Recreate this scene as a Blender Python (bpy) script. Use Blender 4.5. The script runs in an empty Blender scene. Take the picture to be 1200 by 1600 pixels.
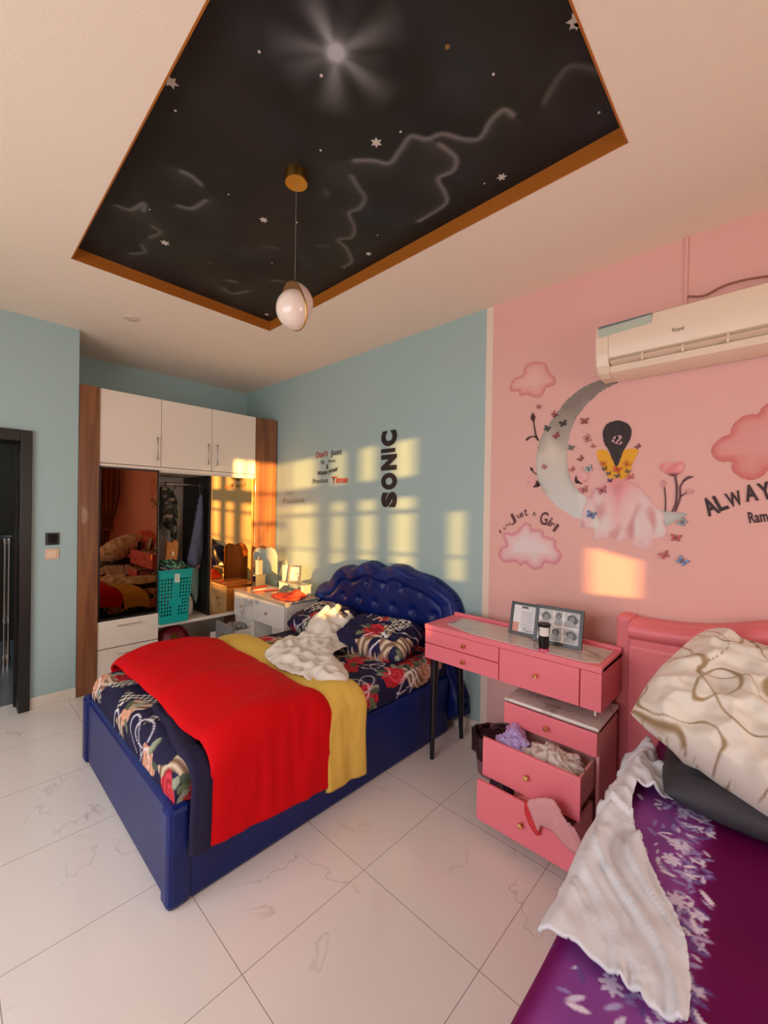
import bpy, bmesh, math, random
import numpy as np
from mathutils import Vector, Matrix, noise
from math import sin, cos, pi, radians, sqrt, exp, atan2

# ------------------------------------------------------------------ camera, light, exposure
SC = bpy.context.scene
COL = SC.collection
FPX, YAW, PITCH, ROLL, ZC = 650.67, radians(43.3508), radians(-0.3219), radians(0.9133), 1.55
_f = Vector((-sin(YAW)*cos(PITCH), cos(YAW)*cos(PITCH), sin(PITCH)))
_r = Vector((cos(YAW), sin(YAW), 0)); _u = _r.cross(_f)
CR = _r*cos(ROLL) + _u*sin(ROLL); CU = -_r*sin(ROLL) + _u*cos(ROLL); CF = _f
cam_d = bpy.data.cameras.new('camera'); cam = bpy.data.objects.new('camera', cam_d); COL.objects.link(cam)
cam.matrix_world = Matrix((( CR.x, CU.x, -CF.x, 0), (CR.y, CU.y, -CF.y, 0), (CR.z, CU.z, -CF.z, ZC), (0, 0, 0, 1)))
cam_d.sensor_fit = 'HORIZONTAL'; cam_d.sensor_width = 36; cam_d.lens = 36*FPX/1200; cam_d.clip_start = 0.02
SC.camera = cam

SC.view_settings.view_transform = 'Standard'; SC.view_settings.look = 'None'
SC.view_settings.gamma = 1; SC.view_settings.use_curve_mapping = False
SC.view_settings.exposure = 0.0

def lin(c):
    if isinstance(c, str): c = [int(c[i:i+2], 16) for i in (0, 2, 4)]
    return tuple(((v/255)/12.92 if v/255 <= .04045 else ((v/255+.055)/1.055)**2.4) for v in c)

world = bpy.data.worlds.new('sky'); SC.world = world; world.use_nodes = True
world.node_tree.nodes['Background'].inputs[0].default_value = (*lin('F4DFC2'), 1)
world.node_tree.nodes['Background'].inputs[1].default_value = 1.0

def light(name, kind, energy, color, loc, rot=None, aim=None, size=1, size_y=None, angle=None):
    d = bpy.data.lights.new(name, kind); d.energy = energy; d.color = lin(color)
    o = bpy.data.objects.new(name, d); COL.objects.link(o); o.location = loc
    if aim is not None: o.rotation_euler = Vector(aim).to_track_quat('-Z', 'Y').to_euler()
    if kind == 'AREA':
        d.shape = 'RECTANGLE'; d.size = size; d.size_y = size_y or size
    if angle is not None: d.angle = angle
    return o
SUN_DIR = Vector((-1, 0.27, -0.045))
light('sun', 'SUN', 19, 'FFBC66', (4, 0, 3), aim=SUN_DIR, angle=radians(0.7))
light('window_daylight', 'AREA', 50, 'FFF0E2', (1.86, 1.25, 1.5), aim=(-1, 0, -.25), size=1.7, size_y=1.2)
light('front_fill_light', 'AREA', 54, 'EEF3FF', (-1.5, -1.52, 1.5), aim=(-.1, 1, -.45), size=2.6, size_y=1.6)  # added fill behind the camera, evens out the room
light('hall_fill_light', 'AREA', 14, 'DDE6F0', (-5.6, -.4, 2.5), aim=(0, 0, -1), size=1)  # added fill lamp, brightens the hall floor

# ------------------------------------------------------------------ measuring: photo point -> point on a plane of the room
def W(px, py, ax='y', v=2.57):
    d = CF + CR*((px-600)/FPX) - CU*((py-800)/FPX)
    i = 'xyz'.index(ax); c = (0, 0, ZC); t = (v-c[i])/d[i]
    return Vector((t*d.x, t*d.y, ZC+t*d.z))

# ------------------------------------------------------------------ materials
MATS = {}
def mat(name, col, rough=.5, metal=0, bump=None, var=None, coat=0, spec=.5, sheen=0, alpha=None, trans=0, emit=0):
    if name in MATS: return MATS[name]
    m = bpy.data.materials.new(name); m.use_nodes = True; nt = m.node_tree; b = nt.nodes['Principled BSDF']
    b.inputs['Base Color'].default_value = (*lin(col), 1) if col else (1, 1, 1, 1)
    b.inputs['Roughness'].default_value = rough; b.inputs['Metallic'].default_value = metal
    b.inputs['Coat Weight'].default_value = coat; b.inputs['Specular IOR Level'].default_value = spec
    b.inputs['Sheen Weight'].default_value = sheen; b.inputs['Transmission Weight'].default_value = trans
    if alpha is not None: b.inputs['Alpha'].default_value = alpha
    tc = nt.nodes.new('ShaderNodeTexCoord')
    if var:
        n = nt.nodes.new('ShaderNodeTexNoise'); n.inputs['Scale'].default_value = var[1]; n.inputs['Detail'].default_value = 4
        nt.links.new(tc.outputs['Object'], n.inputs['Vector'])
        r = nt.nodes.new('ShaderNodeValToRGB'); r.color_ramp.elements[0].position = .35; r.color_ramp.elements[1].position = .65
        r.color_ramp.elements[0].color = (*lin(col), 1); r.color_ramp.elements[1].color = (*lin(var[0]), 1)
        nt.links.new(n.outputs['Fac'], r.inputs['Fac']); nt.links.new(r.outputs['Color'], b.inputs['Base Color'])
    if bump:
        n2 = nt.nodes.new('ShaderNodeTexNoise'); n2.inputs['Scale'].default_value = bump[0]; n2.inputs['Detail'].default_value = 3
        nt.links.new(tc.outputs['Object'], n2.inputs['Vector'])
        bp = nt.nodes.new('ShaderNodeBump'); bp.inputs['Strength'].default_value = bump[1]; bp.inputs['Distance'].default_value = .01
        nt.links.new(n2.outputs['Fac'], bp.inputs['Height']); nt.links.new(bp.outputs['Normal'], b.inputs['Normal'])
    MATS[name] = m; return m
def vcmat(name, rough=.8, sheen=0, bump=None, coat=0, spec=.4):
    m = mat(name, None, rough, sheen=sheen, bump=bump, coat=coat, spec=spec)
    nt = m.node_tree
    if 'vc' not in nt.nodes:
        a = nt.nodes.new('ShaderNodeAttribute'); a.name = 'vc'; a.attribute_name = 'Col'
        nt.links.new(a.outputs['Color'], nt.nodes['Principled BSDF'].inputs['Base Color'])
    return m
def marble(name, base, vein, scale=2.5, rough=.15, width=.03, tiles=None, coat=0):
    m = mat(name, base, rough, coat=coat); nt = m.node_tree; b = nt.nodes['Principled BSDF']; L = nt.links
    tc = nt.nodes.new('ShaderNodeTexCoord')
    n = nt.nodes.new('ShaderNodeTexNoise'); n.inputs['Scale'].default_value = scale; n.inputs['Detail'].default_value = 5; n.inputs['Distortion'].default_value = 1.2
    L.new(tc.outputs['Object'], n.inputs['Vector'])
    s = nt.nodes.new('ShaderNodeMath'); s.operation = 'SUBTRACT'; s.inputs[1].default_value = .5; L.new(n.outputs['Fac'], s.inputs[0])
    a = nt.nodes.new('ShaderNodeMath'); a.operation = 'ABSOLUTE'; L.new(s.outputs[0], a.inputs[0])
    r = nt.nodes.new('ShaderNodeValToRGB'); r.color_ramp.elements[0].position = 0; r.color_ramp.elements[1].position = width
    r.color_ramp.elements[0].color = (1, 1, 1, 1); r.color_ramp.elements[1].color = (0, 0, 0, 1)
    L.new(a.outputs[0], r.inputs['Fac'])
    n3 = nt.nodes.new('ShaderNodeTexNoise'); n3.inputs['Scale'].default_value = scale*1.3; L.new(tc.outputs['Object'], n3.inputs['Vector'])
    r3 = nt.nodes.new('ShaderNodeValToRGB'); r3.color_ramp.elements[0].position = .5; r3.color_ramp.elements[1].position = .62
    L.new(n3.outputs['Fac'], r3.inputs['Fac'])
    mu = nt.nodes.new('ShaderNodeMath'); mu.operation = 'MULTIPLY'; L.new(r.outputs['Color'], mu.inputs[0]); L.new(r3.outputs['Color'], mu.inputs[1])
    mx = nt.nodes.new('ShaderNodeMix'); mx.data_type = 'RGBA'; mx.inputs['A'].default_value = (*lin(base), 1); mx.inputs['B'].default_value = (*lin(vein), 1)
    L.new(mu.outputs[0], mx.inputs['Factor']); out = mx.outputs['Result']
    if tiles:
        bk = nt.nodes.new('ShaderNodeTexBrick'); bk.offset = 0; bk.squash = 1
        bk.inputs['Scale'].default_value = 1; bk.inputs['Mortar Size'].default_value = .0015; bk.inputs['Mortar Smooth'].default_value = 0
        bk.inputs['Brick Width'].default_value = tiles; bk.inputs['Row Height'].default_value = tiles; bk.inputs['Bias'].default_value = 0
        mp = nt.nodes.new('ShaderNodeMapping'); mp.inputs['Location'].default_value = (1.267+tiles*10, -.692+tiles*10, 0)
        L.new(tc.outputs['Object'], mp.inputs['Vector']); L.new(mp.outputs['Vector'], bk.inputs['Vector'])
        m2 = nt.nodes.new('ShaderNodeMix'); m2.data_type = 'RGBA'; L.new(bk.outputs['Fac'], m2.inputs['Factor']); L.new(out, m2.inputs['A'])
        m2.inputs['B'].default_value = (*lin('A69B92'), 1); out = m2.outputs['Result']
    L.new(out, b.inputs['Base Color']); return m
def wood(name, c1, c2, rough=.35, axis='Z'):
    m = mat(name, c1, rough, coat=.2); nt = m.node_tree; b = nt.nodes['Principled BSDF']; L = nt.links
    tc = nt.nodes.new('ShaderNodeTexCoord'); mp = nt.nodes.new('ShaderNodeMapping')
    mp.inputs['Scale'].default_value = {'Z': (14, 14, .8), 'X': (.8, 14, 14), 'Y': (14, .8, 14)}[axis]
    L.new(tc.outputs['Object'], mp.inputs['Vector'])
    n = nt.nodes.new('ShaderNodeTexNoise'); n.inputs['Scale'].default_value = 1.3; n.inputs['Detail'].default_value = 6; n.inputs['Distortion'].default_value = .6
    L.new(mp.outputs['Vector'], n.inputs['Vector'])
    r = nt.nodes.new('ShaderNodeValToRGB'); r.color_ramp.elements[0].position = .38; r.color_ramp.elements[1].position = .62
    r.color_ramp.elements[0].color = (*lin(c1), 1); r.color_ramp.elements[1].color = (*lin(c2), 1)
    L.new(n.outputs['Fac'], r.inputs['Fac']); L.new(r.outputs['Color'], b.inputs['Base Color']); return m

M_BLUEWALL = mat('blue_wall_paint', 'A9C4C3', .6, bump=(60, .06))
M_PINKWALL = mat('pink_wall_paint', 'ECB8B0', .6, bump=(60, .06))
M_CREAM = mat('cream_paint', 'F0DCCB', .7)
M_CEIL = mat('ceiling_paint', 'F6E8D6', .8, bump=(160, .15))
M_FLOOR = marble('floor_tile', 'EFE8E2', 'CFC6BF', 1.3, .1, .006, tiles=.56)
M_BROWN = mat('brown_fascia_paint', 'B0661A', .5)
M_BASE = mat('skirting_tile', 'E6DCCD', .3)
M_WOOD = wood('walnut_laminate', '74462B', '93603A')
M_WHITE = mat('white_gloss_laminate', 'F2E6D6', .12, coat=.5)
M_INT = mat('wardrobe_interior', 'E3DCD0', .5)
M_BRONZE = mat('bronze_mirror_glass', '8A6140', .015, metal=1)
M_BRONZE2 = mat('amber_mirror_glass', 'D9AE78', .02, metal=1)
M_MIRROR = mat('silver_mirror_glass', 'E8E6E0', .01, metal=1)
M_CHROME = mat('chrome', 'C9C6C2', .15, metal=1)
M_GOLD = mat('rose_gold', 'E2B27C', .22, metal=1)
M_BRASS = mat('brass', 'C99A4A', .28, metal=1)
M_DARK = mat('dark_frame_wood', '120F0F', .4)
M_BLACK = mat('black_plastic', '121212', .35)
M_NAVY = mat('navy_leatherette', '081A5E', .38, bump=(220, .08), var=('0C2470', 3), spec=.35)
M_BUTTON = mat('navy_button', '1B337F', .3)
M_PINK = mat('pink_laminate', 'F2808E', .38)
M_SALMON = mat('salmon_leatherette', 'F0808A', .42, bump=(60, .05))
M_MARBLE_TOP = marble('grey_veined_marble', 'D9D2CC', '9C8D86', 5, .12, .06)
M_MARBLE_W = marble('white_veined_marble', 'E9E4DC', 'A49A90', 4, .12, .035)
M_GREY = mat('grey_edge_trim', '8D8A8C', .4)
M_TEAL = mat('teal_plastic', '0FA7A0', .35)
M_RED = mat('red_quilt_cotton', 'D6000E', .8, bump=(25, .15), spec=.2)
M_YELLOW = mat('yellow_quilt_cotton', 'E9C65A', .8, bump=(25, .25))
M_NAVYCLOTH = mat('dark_navy_cotton', '17123A', .85)
M_WCLOTH = mat('white_cotton', 'DFE3EC', .85, sheen=.1, bump=(40, .2))
M_CREAMCLOTH = mat('off_white_cotton', 'E9E2D6', .9, bump=(40, .2))
M_FLORAL = vcmat('floral_print_cotton', .8)
M_VC = vcmat('print_paint', .6)
M_VCS = vcmat('satin_print', .62, spec=.15)
M_CURT = mat('brown_curtain_satin', '8A4B22', .45, sheen=.5)
M_INK = mat('black_wall_paint', '231A1C', .6)
M_REDINK = mat('red_wall_paint', 'B5402E', .6)
M_ACW = mat('warm_white_plastic', 'F3DFC8', .35)
M_LEGBLK = mat('black_lacquer', '17171A', .25)

# ------------------------------------------------------------------ mesh helpers
class MB:
    def __init__(s): s.v = []; s.f = []; s.m = []; s.mi = 0; s.c = None
    def add(s, vs, fs):
        k = len(s.v); s.v += [tuple(p) for p in vs]; s.f += [tuple(i+k for i in f) for f in fs]; s.m += [s.mi]*len(fs); return s
    def box(s, a, b, rz=0, piv=None):
        x0, y0, z0 = a; x1, y1, z1 = b
        vs = [Vector((x, y, z)) for z in (z0, z1) for y in (y0, y1) for x in (x0, x1)]
        if rz:
            c = Vector(piv) if piv else (Vector(a)+Vector(b))/2; R = Matrix.Rotation(rz, 3, 'Z'); vs = [c+R@(p-c) for p in vs]
        return s.add(vs, [(0, 2, 3, 1), (4, 5, 7, 6), (0, 1, 5, 4), (2, 6, 7, 3), (0, 4, 6, 2), (1, 3, 7, 5)])
    def cyl(s, p0, p1, r0, r1=None, n=16, caps=True):
        p0, p1 = Vector(p0), Vector(p1); r1 = r0 if r1 is None else r1
        q = (p1-p0).to_track_quat('Z', 'Y'); vs = []
        for p, r in ((p0, r0), (p1, r1)):
            for i in range(n): vs.append(p + q@Vector((r*cos(2*pi*i/n), r*sin(2*pi*i/n), 0)))
        fs = [(i, (i+1) % n, n+(i+1) % n, n+i) for i in range(n)]
        if caps: fs += [tuple(range(n-1, -1, -1)), tuple(range(n, 2*n))]
        return s.add(vs, fs)
    def tube(s, pts, r, n=8, closed=False):
        pts = [Vector(p) for p in pts]; k = len(pts); vs = []; fs = []
        for i, p in enumerate(pts):
            a = pts[(i-1) % k] if closed or i else p; b = pts[(i+1) % k] if closed or i < k-1 else p
            q = (b-a).to_track_quat('Z', 'Y'); rr = r[i] if isinstance(r, (list, tuple)) else r
            for j in range(n): vs.append(p + q@Vector((rr*cos(2*pi*j/n), rr*sin(2*pi*j/n), 0)))
        for i in range(k if closed else k-1):
            i2 = (i+1) % k
            for j in range(n): fs.append((i*n+j, i*n+(j+1) % n, i2*n+(j+1) % n, i2*n+j))
        if not closed: fs += [tuple(range(n-1, -1, -1)), tuple((k-1)*n+j for j in range(n))]
        return s.add(vs, fs)
    def lathe(s, c, prof, n=28, axis=(0, 0, 1)):
        c = Vector(c); q = Vector(axis).to_track_quat('Z', 'Y'); vs = []; fs = []; k = len(prof)
        for r, z in prof:
            for j in range(n): vs.append(c + q@Vector((r*cos(2*pi*j/n), r*sin(2*pi*j/n), z)))
        for i in range(k-1):
            for j in range(n): fs.append((i*n+j, i*n+(j+1) % n, (i+1)*n+(j+1) % n, (i+1)*n+j))
        return s.add(vs, fs)
    def prism(s, pts, d):            # pts: 3-D polygon, d: extrusion vector
        n = len(pts); d = Vector(d); vs = [Vector(p) for p in pts] + [Vector(p)+d for p in pts]
        return s.add(vs, [tuple(range(n-1, -1, -1)), tuple(range(n, 2*n))] + [(i, (i+1) % n, n+(i+1) % n, n+i) for i in range(n)])
    def grid(s, fn, nu, nv):
        vs = [fn(i/nu, j/nv) for j in range(nv+1) for i in range(nu+1)]
        return s.add(vs, [(j*(nu+1)+i, j*(nu+1)+i+1, (j+1)*(nu+1)+i+1, (j+1)*(nu+1)+i) for j in range(nv) for i in range(nu)])
    def build(s, name, mats, parent=None, smooth=False, bevel=0, solid=0, sub=0, label=None, fix=True):
        me = bpy.data.meshes.new(name); me.from_pydata(s.v, [], s.f)
        mats = mats if isinstance(mats, (list, tuple)) else [mats]
        for m in mats: me.materials.append(m)
        if len(mats) > 1: me.polygons.foreach_set('material_index', s.m)
        if fix:
            bm = bmesh.new(); bm.from_mesh(me); bmesh.ops.recalc_face_normals(bm, faces=bm.faces); bm.to_mesh(me); bm.free()
        if smooth:
            me.polygons.foreach_set('use_smooth', [True]*len(me.polygons))
            if smooth != 'all':
                me.set_sharp_from_angle(angle=radians(40))
        if s.c is not None:
            at = me.color_attributes.new('Col', 'FLOAT_COLOR', 'POINT')
            c = np.clip(np.asarray(s.c, dtype=np.float64), 0, 1); c = np.where(c <= .04045, c/12.92, ((c+.055)/1.055)**2.4)
            buf = np.ones((len(me.vertices), 4), dtype=np.float32); buf[:, :3] = c; at.data.foreach_set('color', buf.ravel())
        o = bpy.data.objects.new(name, me); COL.objects.link(o)
        if parent is not None:
            o.parent = parent; o.matrix_parent_inverse = parent.matrix_basis.inverted()
        if bevel:
            b = o.modifiers.new('bevel', 'BEVEL'); b.width = bevel; b.segments = 2; b.limit_method = 'ANGLE'; b.angle_limit = radians(40)
        if solid:
            d = o.modifiers.new('solid', 'SOLIDIFY'); d.thickness = solid; d.offset = 0
        if sub:
            d = o.modifiers.new('sub', 'SUBSURF'); d.levels = sub; d.render_levels = sub
        if label: o['label'] = label
        return o
def tag(o, label, cat, group=None):
    o['label'] = label; o['category'] = cat
    if group: o['group'] = group
    return o
def thing(name, label, cat, loc=(0, 0, 0), group=None):
    o = bpy.data.objects.new(name, None); o.empty_display_size = .1; COL.objects.link(o); o.location = loc
    o.matrix_basis = Matrix.Translation(loc)
    return tag(o, label, cat, group)
def struct(o): o['kind'] = 'structure'; return o
def bx(a, b): return MB().box(a, b)

def catmull(pts, k=6, closed=True):
    P = [Vector(p) for p in pts]; n = len(P); out = []
    rng = range(n) if closed else range(n-1)
    for i in rng:
        p0 = P[(i-1) % n] if closed or i else P[0]; p1 = P[i]; p2 = P[(i+1) % n]; p3 = P[(i+2) % n] if closed or i < n-2 else P[-1]
        for j in range(k):
            t = j/k; out.append(.5*((2*p1)+(p2-p0)*t+(2*p0-5*p1+4*p2-p3)*t*t+(3*p1-p0-3*p2+p3)*t**3))
    if not closed: out.append(P[-1])
    return out
def poly_dist(P, poly):              # inside mask, distance to the outline and nearest outline point
    poly = np.asarray(poly, float); n = len(poly); ins = np.zeros(len(P), bool); best = np.full(len(P), 1e9); near = np.zeros_like(P)
    for i in range(n):
        a = poly[i]; b = poly[(i+1) % n]; ab = b-a
        c = ((a[1] > P[:, 1]) != (b[1] > P[:, 1])); den = (b[1]-a[1]) if abs(b[1]-a[1]) > 1e-12 else 1e-12
        ins ^= c & (P[:, 0] < (b[0]-a[0])*(P[:, 1]-a[1])/den+a[0])
        t = np.clip(((P-a)@ab)/max(ab@ab, 1e-12), 0, 1); q = a+t[:, None]*ab; d = np.hypot(*(P-q).T)
        m = d < best; best[m] = d[m]; near[m] = q[m]
    return ins, best, near
def patch(poly, res):                # polygon filled with a fine grid whose rim is snapped to the outline
    poly = np.asarray(poly, float); lo = poly.min(0)-res; hi = poly.max(0)+res
    nx = int((hi[0]-lo[0])/res)+2; ny = int((hi[1]-lo[1])/res)+2
    X, Y = np.meshgrid(lo[0]+np.arange(nx)*res, lo[1]+np.arange(ny)*res); P = np.stack([X.ravel(), Y.ravel()], 1)
    ins, d, near = poly_dist(P, poly)
    C = P.reshape(ny, nx, 2)[:-1, :-1]+res/2; ci, _, _ = poly_dist(C.reshape(-1, 2), poly)
    snap = (~ins) | (d < .35*res); Q = np.where(snap[:, None], near, P)
    fs = []; used = {}; vs = []
    for k in np.nonzero(ci)[0]:
        j, i = divmod(k, nx-1); q = [j*nx+i, j*nx+i+1, (j+1)*nx+i+1, (j+1)*nx+i]; f = []
        for g in q:
            if g not in used: used[g] = len(vs); vs.append(g)
            f.append(used[g])
        fs.append(tuple(f))
    P2 = Q[vs]; _, dd, _ = poly_dist(P2, poly)
    return P2, fs, dd
def nz(x, y, z=0.0, s=1.0): return noise.noise(Vector((x*s, y*s, z)))
def ridge(x, y, z=0.0): return 1-abs(noise.noise(Vector((x, y, z))))*2

YW = 2.57
def wallpoly(pxs, k=6, off=.002, ax='y', v=YW):
    pts = [W(x, y, ax, v) for x, y in pxs]
    return catmull(pts, k) if k else pts
def painted(name, pxs, colfn, parent, off=.002, res=.01, k=6, mt=None, label=None):
    """flat coloured shape on the y wall; colfn(P (N,2) x-z, d rim distance) -> sRGB 0..1"""
    pts = wallpoly(pxs, k); P, fs, d = patch([(p.x, p.z) for p in pts], res)
    mb = MB(); mb.add([(p[0], YW-off, p[1]) for p in P], fs); mb.c = colfn(P, d)
    return mb.build(name, mt or M_VC, parent, fix=False, label=label)
def flat(name, pxs, m, parent, off=.002, k=6, label=None):
    pts = wallpoly(pxs, k); mb = MB(); mb.prism([(p.x, YW-off, p.z) for p in pts], (0, off*.6, 0))
    return mb.build(name, m, parent, label=label)
def strokes(items, m, parent, off):
    for L, w_ in items:
        mb = MB(); ribbon(mb, L, w_, off); mb.build('stem', m, parent)
def ribbon(mb, pts, w, off):         # stroke on the wall, pts photo points, w widths in metres
    P = catmull([W(x, y) for x, y in pts], 6, False); n = len(P); vs = []
    for i, p in enumerate(P):
        t = (P[min(i+1, n-1)]-P[max(i-1, 0)]).normalized(); nn = Vector((-t.z, 0, t.x)); f = i/(n-1)
        ww = (w[0]+(w[-1]-w[0])*f)/2 if len(w) == 2 else (w[0]*(1-2*f)+w[1]*2*f if f < .5 else w[1]*(2-2*f)+w[2]*(2*f-1))/2
        for s in (-1, 1): vs.append((p+nn*ww*s).to_tuple())
    vs = [(a, YW-off, c) for a, b, c in vs]
    mb.add(vs, [(2*i, 2*i+1, 2*i+3, 2*i+2) for i in range(n-1)])
def rgb(h): return np.array([int(h[i:i+2], 16)/255 for i in (0, 2, 4)])
def mix(a, b, t): t = np.clip(t, 0, 1)[:, None]; return a*(1-t)+b*t
def npn(P, s, z=0): return np.array([noise.noise(Vector((p[0]*s, p[1]*s, z))) for p in P])

def text(s, p0, p1, h, m, parent, name='lettering', off=.004, weight=.0, ax='y', v=YW, depth=.0015, shear=0):
    """word whose baseline runs p0 -> p1 (world points); h = letter height"""
    cu = bpy.data.curves.new('t', 'FONT'); cu.body = s; cu.size = 1; cu.offset = weight; cu.extrude = .0; cu.shear = shear; cu.resolution_u = 4
    o = bpy.data.objects.new('t', cu); COL.objects.link(o)
    me = bpy.data.meshes.new_from_object(o.evaluated_get(bpy.context.evaluated_depsgraph_get())); bpy.data.objects.remove(o); bpy.data.curves.remove(cu)
    xs = [q.co.x for q in me.vertices]; ys = [q.co.y for q in me.vertices]; x0, x1 = min(xs), max(xs); y0, y1 = 0 if min(ys) > -.1 else 0, max(ys)
    d = p1-p0; L = d.length; e = d/L; up = Vector((0, -1, 0)).cross(e) if ax == 'y' else Vector((1, 0, 0)).cross(e)
    up = -up if (up.z < 0 or (abs(up.z) < .2 and ax == 'y' and up.x > 0)) else up
    n = Vector((0, -1, 0)) if ax == 'y' else Vector((1, 0, 0))
    if ax == 'c': n = Vector(v); up = n.cross(e)
    for q in me.vertices:
        a = (q.co.x-x0)/(x1-x0)*L; b = (q.co.y-y0)/(y1-y0)*h
        q.co = p0+e*a+up*b+n*off
    me.materials.clear(); me.materials.append(m); me.name = name
    ob = bpy.data.objects.new(name, me); COL.objects.link(ob)
    if parent is not None: ob.parent = parent; ob.matrix_parent_inverse = parent.matrix_basis.inverted()
    return ob

# ================================================================== THE ROOM
XL, XN, H, ZT, XR, YF = -4.08, -4.78, 2.95, 3.02, 1.72, -1.4
struct(bx((-6.4, YF-.3, -.1), (XR+.2, 2.77, 0)).build('floor', M_FLOOR))
# back wall: blue part, cream strip, pink part
wb = MB(); wb.box((XN-.2, YW, 0), (-1.478, YW+.2, H+.2)); wb.mi = 1; wb.box((-1.478, YW, 0), (-1.428, YW+.2, H+.2)); wb.mi = 2; wb.box((-1.428, YW, 0), (XR+.2, YW+.2, H+.2))
struct(wb.build('wall_back', [M_BLUEWALL, M_CREAM, M_PINKWALL]))
# left wall with the doorway (y -.5 .. .456) and the wardrobe niche
wl = MB(); wl.box((XL-.2, .456, 0), (XL, .742, H)); wl.box((XL-.2, -.5, 2.09), (XL, .456, H)); wl.box((XL-.2, YF-.2, 0), (XL, -.5, H))
wl.box((XN-.2, .542, 0), (XL-.2, .742, H)); wl.box((XN-.2, .742, 0), (XN, YW, H))
struct(wl.build('wall_left', M_BLUEWALL))
wr = MB(); WY0, WY1, WZ0, WZ1 = .45, 1.965, .92, 2.3
wr.box((XR, YF-.2, 0), (XR+.2, WY0, H)); wr.box((XR, WY1, 0), (XR+.2, YW, H)); wr.box((XR, WY0, 0), (XR+.2, WY1, WZ0)); wr.box((XR, WY0, WZ1), (XR+.2, WY1, H))
struct(wr.build('wall_right', M_PINKWALL))
wf = MB(); FX0, FX1 = -2.9, -.1
wf.box((XN, YF-.2, 0), (FX0, YF, H)); wf.box((FX1, YF-.2, 0), (XR, YF, H)); wf.box((FX0, YF-.2, 0), (FX1, YF, .8)); wf.box((FX0, YF-.2, 2.3), (FX1, YF, H))
struct(wf.build('wall_front', M_CREAM))
# ceiling with recessed tray
TX0, TX1, TY0, TY1 = -2.94, -.43, .49, 1.765
ce = MB(); ce.box((XN-.2, YF-.2, H), (TX0, YW, H+.07)); ce.box((TX1, YF-.2, H), (XR+.2, YW, H+.07)); ce.box((TX0, YF-.2, H), (TX1, TY0, H+.07)); ce.box((TX0, TY1, H), (TX1, YW, H+.07))
ceiling = struct(ce.build('ceiling', M_CEIL))
tr = MB(); t_ = .006
tr.box((TX0, TY1-t_, H-.002), (TX1, TY1, ZT)); tr.box((TX0, TY0, H-.002), (TX0+t_, TY1, ZT)); tr.box((TX1-t_, TY0, H-.002), (TX1, TY1, ZT)); tr.box((TX0, TY0, H-.002), (TX1, TY0+t_, ZT))
struct(tr.build('trim_1', M_BROWN))

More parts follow.
